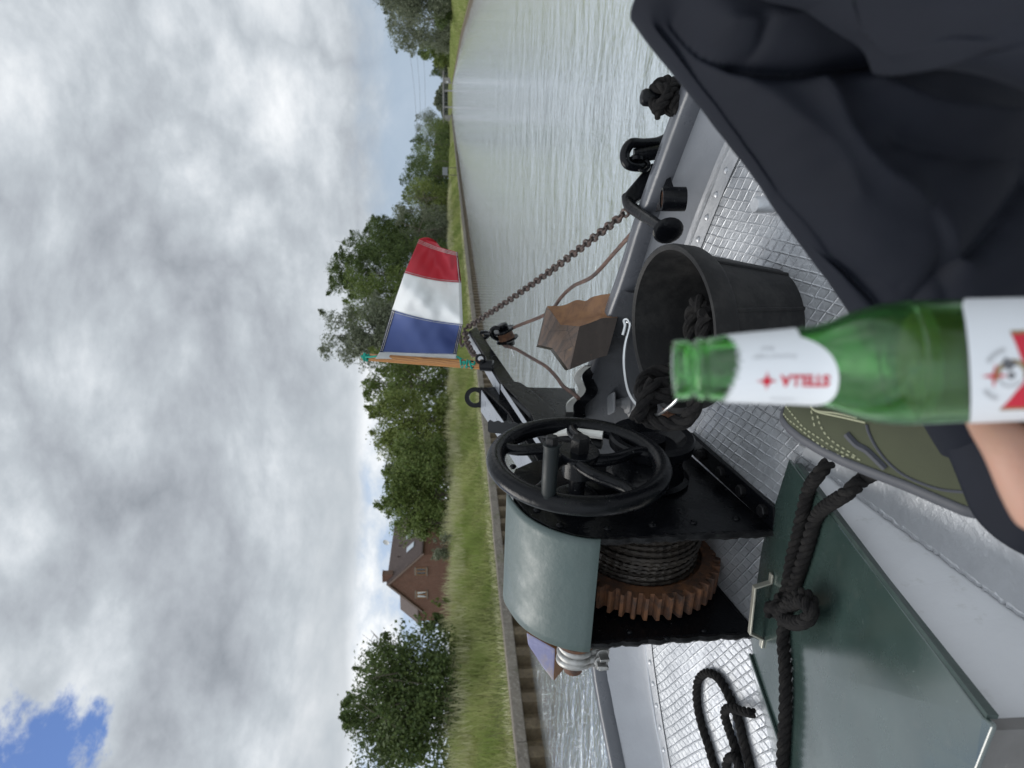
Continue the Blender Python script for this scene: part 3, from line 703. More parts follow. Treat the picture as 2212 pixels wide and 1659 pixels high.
for u0, v0 in ((.72, 2.6), (.66, 5.6)):
    mb = MB(); du = .22
    mb.prism([onroof(u0 - du / 2, v0), onroof(u0 + du / 2, v0), onroof(u0 + du / 2, v0 + 1.0), onroof(u0 - du / 2, v0 + 1.0)], (0, 0, .07)); mb.build('skylight', M_skyl, ro, smooth=False)
for u0, v0 in ((.36, 3.2), (.36, 5.4)):
    mb = MB(); mb.lathe([(0, .09), (.3, .09)], onroof(u0, v0, -.05), (0, 0, 1), 10); mb.build('roof_vent', M_roof, ro)
mb = MB(); dc = np.array([.1, 8.2, a_ + .85]); mb.tube([(0, 8.2, a_ + .1), (0, 8.2, a_ + .75)], .03, 6); mb.lathe([(0, .02), (.05, .22), (.14, .40), (.15, .40), (.07, .22)], dc, (-.2, -1, .35), 20)
mb.build('satellite_dish', M_dish, ro)
# lower annex roof behind the left slope
ax_ = thing('annex_building', 'low brick annex with a brown roof behind the left slope of the brick house', 'building')
ax_.location = house.location; ax_.rotation_euler = house.rotation_euler
mb = MB(); mb.box((-5.2, 6, (e_ + .8) / 2 - .2), (5.4, 5, e_ + .8)); mb.build('wall', M_brick, ax_, smooth=False)
mb = MB(); mb.prism([(-8.1, 3.3, e_ + .5), (-2, 3.3, e_ + .5), (-2, 6, e_ + 2.7), (-8.1, 6, e_ + 2.7)], (0, .02, .16)); mb.prism([(-8.1, 8.7, e_ + .5), (-2, 8.7, e_ + .5), (-2, 6.02, e_ + 2.7), (-8.1, 6.02, e_ + 2.7)], (0, .02, .16)); mb.build('roof', M_roof, ax_, smooth=False)

# ------------------------------------------------------------------ bridge, signs, cables far away
br = thing('bridge', 'flat dark bridge across the canal at the far end of the water', 'bridge')
M_brdk = MT('bridge_concrete', (.22, .21, .20), .8).m; M_brst = MT('bridge_dark_steel', (.045, .048, .055), .6).m
mb = MB(); mb.box((-4.5, 705, 7.9), (46, 9, 1.1)); mb.build('deck', M_brdk, br, smooth=False)
mb = MB(); mb.box((-4.5, 702, 6.9), (46, 1, .7)); mb.box((-4.5, 708, 6.9), (46, 1, .7))
for i in range(15): mb.box((-26 + i * 3, 701.9, 5.4), (.7, .8, 2.6))
mb.box((-4.5, 702.4, 4.0), (46, .8, .5)); mb.build('girder', M_brst, br, smooth=False)
for x_, w__ in ((-21.5, 5), (10.5, 5), (-12, 1.3), (2, 1.3)):
    mb = MB(); mb.box((x_, 705, 3.2), (w__, 8.6, 7.4)); mb.build('pier', M_brdk, br, smooth=False)
mb = MB(); mb.box((-4.5, 700.6, 9.45), (46, .12, .12)); mb.box((-4.5, 700.6, 8.9), (46, .08, .08))
for i in range(24): mb.box((-27 + i * 2, 700.6, 8.9), (.12, .12, 1.1))
mb.build('railing', M_brst, br, smooth=False)
b0 = thing('bankside_board', 'small grey board on posts in the bushes of the left bank', 'sign')
p = dep(958, 370, 140); mb = MB(); mb.box((p[0], p[1], 3.5), (1.5, .12, 1.0)); mb.build('board', MT('grey_board', (.15, .16, .165), .7).m, b0, smooth=False)
mb = MB(); mb.box((p[0] - .7, p[1] + .1, 2.3), (.12, .1, 2.6)); mb.box((p[0] + .7, p[1] + .1, 2.3), (.12, .1, 2.6)); mb.build('post', M_bark, b0, smooth=False)
b0 = thing('canal_sign', 'small white disc sign on a post on the right bank near the bridge', 'sign')
p = dep(966, 177, 420); mb = MB(); mb.lathe([(0, .45), (.08, .45)], (p[0], p[1], p[2]), (0, -1, 0), 16); mb.build('disc', MT('white_sign', (.55, .55, .55), .5).m, b0)
mb = MB(); mb.tube([(p[0], p[1] + .05, .5), (p[0], p[1] + .05, p[2] + .3)], .07, 6); mb.build('post', M_brst, b0)
M_wire = MT('overhead_wire', (.12, .12, .13), .6).m
for i, (xa, xb, wh) in enumerate(((876, 900, 'highest'), (893, 906, 'middle'), (909, 914, 'lowest'))):
    a = dep(xa, 60, 560); b = dep(xb, 330, 640); t_ = np.linspace(0, 1, 24)[:, None]; P = a + (b - a) * t_; P[:, 2] -= 6 * (4 * t_[:, 0] * (1 - t_[:, 0])) * .45
    mb = MB(); mb.tube(P, .10, 5); tag(mb.build('overhead_cable', M_wire), wh + ' of three thin cables crossing the sky above the bridge', 'cable', 'overhead cables above the bridge')
#@@BOAT
# ------------------------------------------------------------------ the barge bow
barge = thing('barge_bow', 'bow of a steel barge with a silver checkered deck, low grey bulwark and black stem', 'boat')
XC = -.90
def mirror(P): return [(2 * XC - x, y) for x, y in P]
# deck edge (seam) and rail line, starboard half from the stem aft, then port half
SB = [(-.90, 1.935), (-.70, 1.875), (-.50, 1.79), (-.338, 1.733), (-.212, 1.677), (-.083, 1.613), (.06, 1.52), (.25, 1.36), (.50, 1.08), (.80, .60), (1.05, -.1), (1.2, -1.2), (1.25, -4.5)]
PT = [(-1.10, 1.875), (-1.30, 1.80), (-1.46, 1.735), (-1.562, 1.697), (-1.70, 1.61), (-1.857, 1.495), (-2.0, 1.36), (-2.25, 1.08), (-2.6, .60), (-2.85, -.1), (-3.0, -1.2), (-3.05, -4.5)]
seam = spline([(x, y, 0) for x, y in PT[::-1] + SB], 240)[:, :2]
RS = [(-.92, 2.005), (-.69, 1.905), (-.562, 1.852), (-.42, 1.778), (-.299, 1.726), (-.15, 1.648), (.017, 1.557), (.15, 1.47), (.34, 1.31), (.60, 1.02), (.90, .56), (1.15, -.1), (1.3, -1.2), (1.35, -4.5)]
RP = [(-1.14, 1.93), (-1.34, 1.865), (-1.52, 1.80), (-1.66, 1.735), (-1.77, 1.65), (-1.90, 1.52), (-2.06, 1.37), (-2.33, 1.08), (-2.68, .60), (-2.95, -.1), (-3.1, -1.2), (-3.15, -4.5)]
rail = spline([(x, y, 0) for x, y in RP[::-1] + RS], 240)[:, :2]
def rs(P, n=160):
    d = np.r_[0, np.cumsum(np.linalg.norm(np.diff(P, axis=0), axis=1))]; t = np.linspace(0, d[-1], n)
    return np.c_[np.interp(t, d, P[:, 0]), np.interp(t, d, P[:, 1])]
# pair seam and rail points by arc fraction either side of the stem
iS = np.argmax(seam[:, 1]); iR = np.argmax(rail[:, 1])
seam = np.r_[rs(seam[:iS + 1], 80), rs(seam[iS:], 90)[1:]]; rail = np.r_[rs(rail[:iR + 1], 80), rs(rail[iR:], 90)[1:]]
BH = .115
sz = dk(seam[:, 1]); rz = dk(rail[:, 1]) + BH
tn = np.gradient(rail, axis=0); tn /= np.linalg.norm(tn, axis=1, keepdims=True); outw = np.c_[-tn[:, 1], tn[:, 0]]
if outw[80] @ np.array([0, 1]) < 0: outw = -outw
# deck: a strip mesh from port seam to starboard seam
mb = MB(); n = len(seam); half = n // 2
cols = 40
yy = np.linspace(-3.5, seam[:, 1].max() - .002, 120)
lx = np.interp(yy, seam[:80][:, 1], seam[:80][:, 0]); rx = np.interp(yy, seam[79:][::-1, 1], seam[79:][::-1, 0])
A = np.array([[(l + (r - l) * t, y, dk(y)) for t in np.linspace(0, 1, cols)] for y, l, r in zip(yy, lx, rx)])
mb.grid(A); deck_o = mb.build('deck', M_deck, barge)
# smooth welded band and domed rivets round the deck edge
mb = MB(); inn = np.c_[seam + (np.array([XC, .4]) - seam) / np.linalg.norm(np.array([XC, .4]) - seam, axis=1)[:, None] * .048]
mb.grid(np.array([np.c_[seam, sz + .003], np.c_[inn, dk(inn[:, 1]) + .003]]))
sp, _ = resamp(np.c_[seam * .0 + seam + (inn - seam) * .55, dk((seam + (inn - seam) * .55)[:, 1]) + .003], .062)
mb.build('margin_plate', M_silver, deck_o)
for p in sp:
    if p[1] < .9: continue
    mb2 = MB(); mb2.sphere(p, (.0085, .0085, .0065), 8, 5); mb2.build('deck_rivet', M_silver, deck_o)
mb = MB(); wp = np.c_[seam, sz + .004]; wp[:, 2] += .002 * np.sin(np.arange(len(wp)) * 2.1); mb.tube(wp, .0045, 6); mb.build('deck_weld', M_silver, deck_o)
# bulwark inner face bellies slightly outward
mb = MB(); q = []
for t, bl, zf in ((0, 0, 0), (.12, .012, .10), (.45, .014, .42), (.8, .006, .8), (1, 0, 1)):
    pxy = seam + (rail - seam) * t + outw * bl * 0; q.append(np.c_[pxy + outw * bl, sz + (rz - sz) * zf])
mb.grid(np.array(q)); mb.build('bulwark', M_grey, barge)
mb = MB(); o1 = rail - outw * .004; o2 = rail + outw * .046; rt_ = rz + .030
sec = [np.c_[o1, rz - .012], np.c_[o1, rt_ - .008], np.c_[o1 + outw * .008, rt_], np.c_[o2 - outw * .008, rt_], np.c_[o2, rt_ - .008], np.c_[o2, rz - .012]]
mb.grid(np.array(sec), closed_u=True); mb.build('rail', M_rail, barge, angle=50)
mb = MB(); hb = rail * 1.0 + outw * .02
k = np.linspace(0, 1, 6); mb.grid(np.array([np.c_[rail + outw * (.035 - .55 * t ** 1.6 * (rail[:, 1:2] > 1.0)), (rz - .012) * (1 - t) + WZ * 1.5 * t] for t in k])); mb.build('hull', M_hull, barge)
# dark grey sheet over the stem inside the bulwark
mb = MB(); sel = (seam[:, 1] > 1.76); sI = seam[sel]; rI = rail[sel] - outw[sel] * .006
mb.grid(np.array([np.c_[sI - outw[sel] * .22, dk((sI - outw[sel] * .22)[:, 1]) + .006], np.c_[sI - outw[sel] * .02, dk((sI - outw[sel] * .02)[:, 1]) + .012], np.c_[rI - outw[sel] * .014, rz[sel] - .004], np.c_[rI - outw[sel] * .004, rz[sel] + .022]]))
mb.build('stem_apron', paint('dark_grey_apron', (.042, .045, .052), .33, .2, chip=(.012, .012, .012), bumpd=.0025, bscale=45), barge)

# stem head: raised beam, brace with lifting eye, bracket and post (all lie along the centreline)
bm_ = MB()
T1 = [hx(*ZF(460, 455), -.865), hx(*ZF(575, 392), -.865), hx(*ZF(1143, 1205), -.865), hx(*ZF(1500, 1420), -.865), hx(*ZF(1300, 1560), -.865), hx(*ZF(930, 1230), -.865)]
bm_.prism(T1, (-.050, 0, .0)); beam = bm_.build('bow_beam', M_black, barge, smooth=False, bevel=.003)
tp = MB(); a, b = T1[0], T1[5]; nz = np.array([0, -(b - a)[2], (b - a)[1]]); nz = nrm(nz) * (1 if nz[2] > 0 else -1)
tp.prism([a + nz * .002 + np.array([-.004, 0, 0]), b + nz * .002 + np.array([-.004, 0, 0]), b + nz * .002 + np.array([-.046, 0, 0]), a + nz * .002 + np.array([-.046, 0, 0])], nz * .0015)
tp.build('top_sheen', M_beamtop, beam, smooth=False)  # thin strip carrying the painted sky sheen of the black beam
br_ = MB(); BX = -.842
B1 = [hx(*ZF(950, 1235), BX), hx(*ZF(1150, 1200), BX), hx(*ZF(1225, 1215), BX), hx(*ZF(1345, 1292), BX), hx(*ZF(1725, 1625), BX), hx(1215, 960, BX), hx(1190, 985, BX), hx(*ZF(1370, 1660), BX)]
br_.prism(B1, (-.02, 0, 0)); brk = br_.build('beam_bracket', M_black, barge, smooth=False, bevel=.002)
gt = MB(); c1, c2 = B1[0], B1[6]; nn = np.array([0, -(c2 - c1)[2], (c2 - c1)[1]]); nn = nrm(nn) * (1 if nn[2] > 0 else -1)
gt.prism([c1 + nn * .002, c2 + nn * .002, c2 + nn * .002 + np.array([-.02, 0, 0]), c1 + nn * .002 + np.array([-.02, 0, 0])], nn * .0015); gt.build('edge_sheen', M_beamtop, brk, smooth=False)
SX = -.905; sb = MB()
S1 = [hx(*ZF(655, 1290), SX), hx(*ZF(930, 1265), SX), hx(*ZF(1380, 1660), SX), hx(1225, 985, SX), hx(1200, 1060, SX), hx(*ZF(1030, 1660), SX)]
sb.prism(S1, (-.085, 0, 0)); brc = sb.build('stem_brace', M_black, barge, smooth=False, bevel=.004)
gt = MB(); c1, c2 = S1[0], S1[4]; nn = np.array([0, -(c2 - c1)[2], (c2 - c1)[1]]); nn = nrm(nn) * (1 if nn[2] > 0 else -1)
c1b = c1 + (c2 - c1) * .02
gt.prism([c1b + nn * .004 + np.array([-.004, 0, 0]), c2 + nn * .004 + np.array([-.004, 0, 0]), c2 + nn * .004 + np.array([-.081, 0, 0]), c1b + nn * .004 + np.array([-.081, 0, 0])], nn * .002); gt.build('top_sheen', M_beamtop, brc, smooth=False)
# lifting eye standing across the boat
ec = hx(*ZF(555, 1437), -.945); er_ = np.linalg.norm(hx(*ZF(555, 1437), -.945) - hx(*ZF(555, 1285), -.945)) * .98
le = MB(); th = np.linspace(0, 2 * np.pi, 40, endpoint=False)
ex, ez_ = rt, np.cross(rt, fw)
Ro, Ri = .0345, .0195
for yo in (0,): pass
A = []
vv_ = fw - 0
for (r, d) in ((Ro, -.012), (Ro, .012), (Ri, .012), (Ri, -.012)):
    A.append([ec + (ex * math.cos(t) + ez_ * math.sin(t)) * r * (1 if (r == Ri or math.sin(t) > -.2) else 1.02) + vv_ * d for t in th] + [ec + ex * r + vv_ * d])
le.grid(np.array(A), closed_u=True)
lowc = ec - ez_ * .036; le.prism([lowc - ex * .034 + ez_ * .022 - vv_ * .011, lowc + ex * .034 + ez_ * .022 - vv_ * .011, lowc + ex * .034 - ez_ * .03 - vv_ * .011, lowc - ex * .034 - ez_ * .03 - vv_ * .011], vv_ * .022)
le.build('lifting_eye', M_black, brc, angle=40)
# black stem post below the beam
sp_ = MB(); PX = -.90
P1 = [hx(*ZF(1150, 1290), PX), hx(1141, 836, PX), hx(1242, 838, PX), hx(1262, 900, PX), hx(1255, 985, PX), hx(1190, 985, PX)]
sp_.prism(P1, (-.04, 0, 0)); sp_.build('stem_post', M_black, barge, smooth=False, bevel=.003)
# white flaking edge of the buckled fairlead plate
we = MB(); W = [ZF(2165, 960), ZF(2060, 1040), ZF(2010, 1130), ZF(2045, 1230), ZF(2075, 1310), ZF(2030, 1400), ZF(1935, 1480), ZF(1890, 1560), ZF(1905, 1700)]
W3 = spline([dep(x + 5, y, d) for (x, y), d in zip(W, np.linspace(2.10, 2.20, len(W)))], 48)
inn3 = W3 + (-np.array([0, 0, 1]) * .05 - fw * .03)
A = np.array([W3 - rt * .004 + np.array([0, 0, .006]), W3 + dn * .016 - rt * .003, W3 + dn * .018 + fw * .03, W3 + fw * .03 + np.array([0, 0, .004])])
we.grid(A, closed_u=True); we.build('chafed_plate', M_white, barge)
we = MB(); W2_ = W3 + dn * .017; we.grid(np.array([W2_ - fw * .002, W2_ + dn * .034 - fw * .012 - rt * .006])); we.build('plate_side', M_black, barge)
# roller with a square keeper plate on the apron
rc = deck(1366, 868, .012); rl = MB(); rl.lathe([(0, .046), (.006, .048), (.012, .046), (.016, .036), (.022, .034), (.026, .022), (.04, .012), (.06, .012)], rc, DN, 28); rol = rl.build('rope_roller', paint('grey_roller_paint', (.16, .165, .175), .4, .2, chip=(.45, .44, .42), bumpd=.002), barge)
kp = MB(); kc = rc + DN * .068; ux = nrm(rt + fw * .25); uy = nrm(np.cross(DN, ux)); Rm = np.array([ux, uy, DN]).T
kp.box(kc, (.062, .055, .010), Rm); kp.build('keeper_plate', paint('grey_plate_paint', (.20, .205, .215), .4, .2, chip=(.5, .5, .5), bumpd=.002), rol, smooth=False, bevel=.005)
# pipe socket with gussets on the starboard bulwark, deck pin
psc = dep(*Z4(822, 1100), 1.585); pse = psc + np.array([.002, -.006, -.052]); pa = nrm(pse - psc)
ps = MB(); Lp = np.linalg.norm(pse - psc); ps.lathe([(0, .0205), (0, .0262), (.003, .0268), (Lp, .0268), (Lp, .01)], psc, pa, 28, caps=False); ps.lathe([(0.001, .0205), (.045, .020)], psc, pa, 24, caps=False)
pso = ps.build('pipe_socket', M_black, barge)
ps = MB(); ps.lathe([(.003, .0202), (.04, .0198), (.04, .001)], psc, pa, 24, caps=False); ps.build('socket_bore', M_rust, pso)
gs = MB(); g1 = dep(*Z4(878, 905), 1.64); g2 = dep(*Z4(915, 1020), 1.59); g3 = dep(*Z4(820, 1050), 1.61); gs.prism([g1, g2, g3], fw * .008); g1 = dep(*Z4(780, 1190), 1.64); g2 = dep(*Z4(850, 1175), 1.59); g3 = dep(*Z4(800, 1120), 1.61); gs.prism([g1, g2, g3], fw * .008); gs.build('gusset', M_black, pso, smooth=False)
pn = MB(); pb = deck(1672, 442); pn.lathe([(-.01, .017), (.042, .0165), (.046, .014)], pb, DN, 18); pn.lathe([(-.004, .026), (.003, .020)], pb, DN, 16); pn.build('deck_pin', M_silver, barge)
# mooring pin on the starboard rail
mp0 = dep(*Z4(664, 345), 1.55); mp1 = mp0 + np.array([-.012, .0, -.2]); mpn = MB(); ma = nrm(mp1 - mp0); mpn.lathe([(0, .004), (.003, .014), (.01, .0185), (.03, .0185), (.05, .0165), (.2, .0165)], mp0, ma, 20); mpn.build('mooring_pin', M_black, barge)
# hatch coaming
def lidz(y): return 2.02 + (1.2 - y) / .63 * .09
mb = MB()
yy = np.linspace(1.16, .560, 8)
cf = [(-.645, y, dk(y) - .01) for y in yy]; ct_ = [(-.668, y, lidz(y) - .012) for y in yy]
mb.grid(np.array([cf, ct_, [(-.70, y, lidz(y) - .012) for y in yy], [(-.70, y, dk(y) - .01) for y in yy]]), closed_u=True)
mb.box((-.92, 1.15, 2.0), (.52, .03, .05)); coam = mb.build('hatch_coaming', M_coam, barge, smooth=False)
mb = MB(); mb.box((-.945, .550, 1.985), (.61, .016, .24)); mb.build('coaming_end', paint('shaded_grey_end', (.15, .145, .14), .6, .3, chip=(.28, .26, .24)), coam, smooth=False)  # end face given a darker grey for the shade it stands in
mb = MB(); wp = np.array([(-.641, y, dk(y) + .001 + .0007 * math.sin(i * 2.7) + rng.normal(0, .0008)) for i, y in enumerate(np.linspace(1.16, .56, 110))]); wp[:, 0] += rng.normal(0, .0010, 110); mb.tube(wp, .0050, 6); mb.build('coaming_weld', M_silver, barge)
# smooth unchecked side deck beside the coaming
mb = MB(); mb.grid(np.array([[(-.64, y, dk(y) + .004) for y in (1.20, .6, 0, -1)], [(.3, y, dk(y) + .004) for y in (.9, .5, 0, -1)]])); mb.build('side_plate', M_silver, deck_o)
# ------------------------------------------------------------------ green hatch cover
hatch = thing('hatch_cover', 'dark green steel hatch cover with a metal handle on its raised pale coaming', 'hatch')
def onlid(x, y, up=0.0): # pixel -> point on the lid plane
    return hit(x, y, (0, 1.2, 2.02 + up), (0, .09 / .63, 1))
LN = nrm((0, .09 / .63, 1))
# far edge from the starboard corner to the crease, then aft
pl = [onlid(1704, 992), onlid(1645, 1180), onlid(1620, 1370), onlid(*Z8(1612, 30))]
pr = [onlid(1717, 1003), onlid(1901, 1253), onlid(2130, 1548)]
q = pr[2]
e0_, e1_ = onlid(2143, 1572), onlid(2108, 1660); ex_ = e1_ + (e1_ - e0_) / abs((e1_ - e0_)[0]) * .10
c0 = onlid(*Z8(1600, 60)); c1 = onlid(1700, 1640); cdir = nrm(c1 - c0)
poly = [pl[0], pl[1], pl[2], pl[3], c0, c0 + cdir * 1.1, ex_, e1_, e0_, onlid(2140, 1560), q + np.array([-.004, .004, .0]), pr[1]]
mb = MB(); mb.prism(poly, -LN * .006); lid = mb.build('lid', M_green, hatch, smooth=False, bevel=.002)
mb = MB()
ed = [pr[0], pr[1], q]; mb.prism([ed[0] - LN * .001 + np.array([.003, 0, 0]), ed[1] - LN * .001 + np.array([.003, 0, 0]), ed[2] - LN * .001 + np.array([.003, 0, 0]), ed[2] - LN * .013 + np.array([.003, 0, 0]), ed[1] - LN * .013 + np.array([.003, 0, 0]), ed[0] - LN * .013 + np.array([.003, 0, 0])], (-.006, 0, 0))
mb.build('lid_flange', paint('dark_green_edge', (.03, .05, .045), .45, .3, chip=(.16, .12, .09), bumpd=.002), lid, smooth=False)
# port flap folded down along the crease, its front edge a step forward
c0 = onlid(*Z8(1600, 60)); c1 = onlid(1700, 1640); cdir = nrm(c1 - c0)
f0 = hit(*Z8(1560, 60), c0, (-.30, .14, 1)); f1 = hit(*Z8(1558, 200), c0, (-.30, .14, 1)); f2 = hit(*Z8(1485, 830), c0, (-.30, .14, 1)); f3 = hit(*Z8(1640, 1500), c0, (-.30, .14, 1)); f4 = hit(1640, 1760, c0, (-.30, .14, 1))
mb = MB(); c2 = c0 + cdir * 1.0
mb.prism([c0 + LN * .003, f0 + LN * .003, f1, f2, f3, f4, c2 + np.array([0, 0, .002])], -LN * .006); flap = mb.build('side_flap', M_green, hatch, smooth=False, bevel=.003)
mb = MB(); mb.tube(np.array([c0 + LN * .003 + cdir * t for t in np.linspace(0, .9, 12)]), .004, 8); mb.build('crease', M_green, flap)
# handle: bent flat bar with feet
h0, h1 = onlid(*Z7(628, 690), .004), onlid(*Z7(585, 985), .004)
up0, up1 = hit(*Z7(545, 715), h0, fw), hit(*Z7(520, 955), h1, fw)
hm = MB(); wv_ = nrm(np.cross(h1 - h0, up0 - h0)); 
def flatbar(mb_, P, w_, t_):
    P = np.array(P); 
    for i in range(len(P) - 1):
        d = P[i + 1] - P[i]; l = np.linalg.norm(d); d = d / l; s_ = nrm(wv_ - d * (wv_ @ d)); n_ = np.cross(d, s_)
        mb_.box((P[i] + P[i + 1]) / 2, (l + t_ * .9, w_, t_), np.array([d, s_, n_]).T)
e0 = h0 + nrm(h0 - h1) * .018; e1 = h1 + nrm(h1 - h0) * .018
flatbar(hm, [e0, h0, up0, up1, h1, e1], .014, .004); hm.build('handle', paint('worn_plated_handle', (.42, .41, .35), .35, .2, chip=(.06, .05, .04), metal=.5), hatch, smooth=False, bevel=.0012)

# ------------------------------------------------------------------ anchor winch
winch = thing('anchor_winch', 'black anchor winch with a green half-round hood, handwheel and rusty gear', 'winch')
XR, XL, PTk = -.835, -1.12, .014
fr = [(1.226, 2.012), (1.222, 2.13), (1.214, 2.29), (1.208, 2.395), (1.222, 2.443), (1.250, 2.487), (1.296, 2.528), (1.372, 2.556), (1.445, 2.560), (1.505, 2.54), (1.545, 2.49), (1.565, 2.40), (1.585, 2.25), (1.59, 2.09)]
def plate(X, name, mat):
    mb = MB(); mb.prism([(X, y, z) for y, z in fr], (-PTk, 0, 0)); return mb.build(name, mat, winch, smooth=False, bevel=.003)
pR = plate(XR, 'side_plate', M_black); pL = plate(XL + PTk, 'side_plate', M_black)
# rough flame-cut front edges
for X, par in ((XR - PTk / 2, pR), (XL + PTk / 2, pL)):
    mb = MB(); ez_ = np.array([(X + .0012 * math.sin(i * 2.3), np.interp(z, [p[1] for p in fr[:4]], [p[0] for p in fr[:4]]) - .002 + .0022 * math.sin(i * .9) + rng.normal(0, .0008), z) for i, z in enumerate(np.linspace(2.013, 2.395, 46))])
    mb.tube(ez_, .0078, 6); mb.build('cut_edge', M_blackr, par)
# bolted foot flange
for X, s_, par in ((XR, 1, pR), (XL + PTk, -1, pL)):
    mb = MB(); w0 = .048 if s_ > 0 else .03
    A = [(X, 1.225, dk(1.225) + .002), (X + s_ * w0, 1.235, dk(1.235) + .002), (X + s_ * w0, 1.60, dk(1.60) + .002), (X, 1.60, dk(1.60) + .002)]
    mb.prism(A, (0, 0, .012)); fl = mb.build('foot_flange', M_black, par, smooth=False, bevel=.002)
    for y in (1.262, 1.345, 1.43, 1.52) if s_ > 0 else (1.3, 1.5):
        b_ = MB(); b_.lathe([(0, .0145), (.012, .0145), (.014, .012)], (X + s_ * w0 * .55, y, dk(y) + .013), DN, 6); b_.build('bolt', M_blackr, fl, smooth=False)
# rivets on the starboard plate
for (px_, py_) in [(1125, 1054), (1160, 1107), (1210, 1140), (1282, 1056), (1313, 1146), (1410, 1140), (1498, 1133), (1590, 1125), (1108, 1012), (1345, 1010), (1435, 1060)]:
    p = hx(px_, py_ - 4, XR); b_ = MB(); b_.sphere((p[0], p[1], p[2]), (.006, .0085, .0085), 10, 6); b_.build('rivet', M_black, pR)
for (px_, py_) in [(1360, 1365), (1440, 1378), (1520, 1362)]:
    p = hx(px_, py_, XL + PTk); b_ = MB(); b_.sphere((p[0], p[1], p[2]), (.006, .008, .008), 10, 6); b_.build('rivet', M_black, pL)
# hood: bent sheet from the front lip over the top
hp = [(1.199, 2.392), (1.2, 2.412), (1.213, 2.45), (1.243, 2.497), (1.292, 2.538), (1.36, 2.565), (1.395, 2.570)]
hs = spline([(0, y, z) for y, z in hp], 54); mb = MB()
xs = np.linspace(XL - .004, XR + .003, 14)
mb.grid(np.array([[(x, p[1], p[2]) for p in hs] for x in xs])); hood = mb.build('hood', M_hood, winch, angle=60)
sm_ = hood.modifiers.new('thickness', 'SOLIDIFY'); sm_.thickness = .0045; sm_.offset = -1
# drum, wire rope, flange
AX = np.array([0, 1.457, 2.228]); xh = np.array([1.0, 0, 0])
mb = MB(); mb.lathe([(-1.09, .05), (-1.09, .15), (-1.066, .152), (-1.060, .145), (-1.055, .085), (-.862, .085), (-.860, .135), (-.85, .135), (-.85, .03)], AX, xh, 48); drum = mb.build('drum', M_cable, winch)
mb = MB(); R0 = .128; wr = .0062
for layer in range(2):
    nt_ = 13; t = np.linspace(0, 2 * np.pi * nt_, nt_ * 44); xx = -1.045 + (t / t[-1]) * .178
    rr = R0 + layer * .009 + .004 * np.sin(t * .21 + layer) + .0025 * np.sin(t * 1.1 + 2 * layer)
    xx = xx + .006 * np.sin(t * .5 + layer * 2) * (layer)
    P = np.c_[xx, AX[1] + rr * np.cos(t + layer), AX[2] + rr * np.sin(t + layer)]
    rope_into_pts = P
    T = np.gradient(P, axis=0); T /= np.linalg.norm(T, axis=1, keepdims=True); Uv = np.tile(xh, (len(P), 1)); Wv = np.cross(T, Uv)
    d = np.r_[0, np.cumsum(np.linalg.norm(np.diff(P, axis=0), axis=1))]
    for k in range(5):
        a = 2 * np.pi * (d / .034 + k / 5); mb.tube(P + .0029 * (Uv * np.cos(a)[:, None] + Wv * np.sin(a)[:, None]), .0033, 5, caps=False)
mb.build('wire_rope', M_cable, drum)
# spur gear helper
def gear(mb, ax0, x0, x1, R, nt, td, bore):
    pts = []
    for i in range(nt):
        c = 2 * np.pi * i / nt; w_ = 2 * np.pi / nt
        for f_, r_ in ((-.5, R - td), (-.31, R - td), (-.20, R - .25 * td), (-.13, R), (.13, R), (.20, R - .25 * td), (.31, R - td)): pts.append((c + f_ * w_, r_))
    n = len(pts); V = []
    for x in (x0, x1):
        V += [(x, ax0[1] + r * math.cos(a), ax0[2] + r * math.sin(a)) for a, r in pts]
    for x in (x0, x1): V += [(x, ax0[1] + bore * math.cos(a), ax0[2] + bore * math.sin(a)) for a, r in pts]
    Fs = []
    for i in range(n):
        j = (i + 1) % n; Fs += [(i, j, n + j, n + i), (2 * n + i, 2 * n + j, j, i), (n + i, n + j, 3 * n + j, 3 * n + i), (2 * n + j, 2 * n + i, 3 * n + i, 3 * n + j)]
    mb.add(V, Fs)
mb = MB(); gear(mb, AX, -1.095, -1.035, .199, 44, .019, .155)
mb.lathe([(-1.075, .05), (-1.075, .157), (-1.05, .157), (-1.05, .05)], AX, xh, 48); mb.build('gear_wheel', M_rust, winch, angle=30)
WX = np.array([0, 1.344, 2.42])
mb = MB(); gear(mb, WX, -1.10, -.90, .052, 13, .017, .01); mb.build('pinion', M_rust, winch, angle=30)
# shackle pole: shaft end on the port side
mb = MB(); mb.lathe([(-1.11, .03), (-1.14, .03), (-1.14, .022), (-1.245, .022)], (0, 1.275, 2.41), xh, 24); shaft = mb.build('shaft_end', M_rust, winch)
mb = MB(); mb.lathe([(-1.150, .022), (-1.150, .046), (-1.158, .046), (-1.158, .022)], (0, 1.275, 2.41), xh, 24); mb.build('washer', M_rust, shaft)
# warping drum outside the starboard plate
mb = MB(); mb.lathe([(-.832, .095), (-.826, .098), (-.820, .086), (-.79, .077), (-.765, .082), (-.750, .098), (-.728, .101), (-.722, .096), (-.724, .080), (-.745, .06), (-.748, .034), (-.73, .032), (-.729, .001)], AX, xh, 48, caps=False); mb.build('warping_drum', M_black, winch)
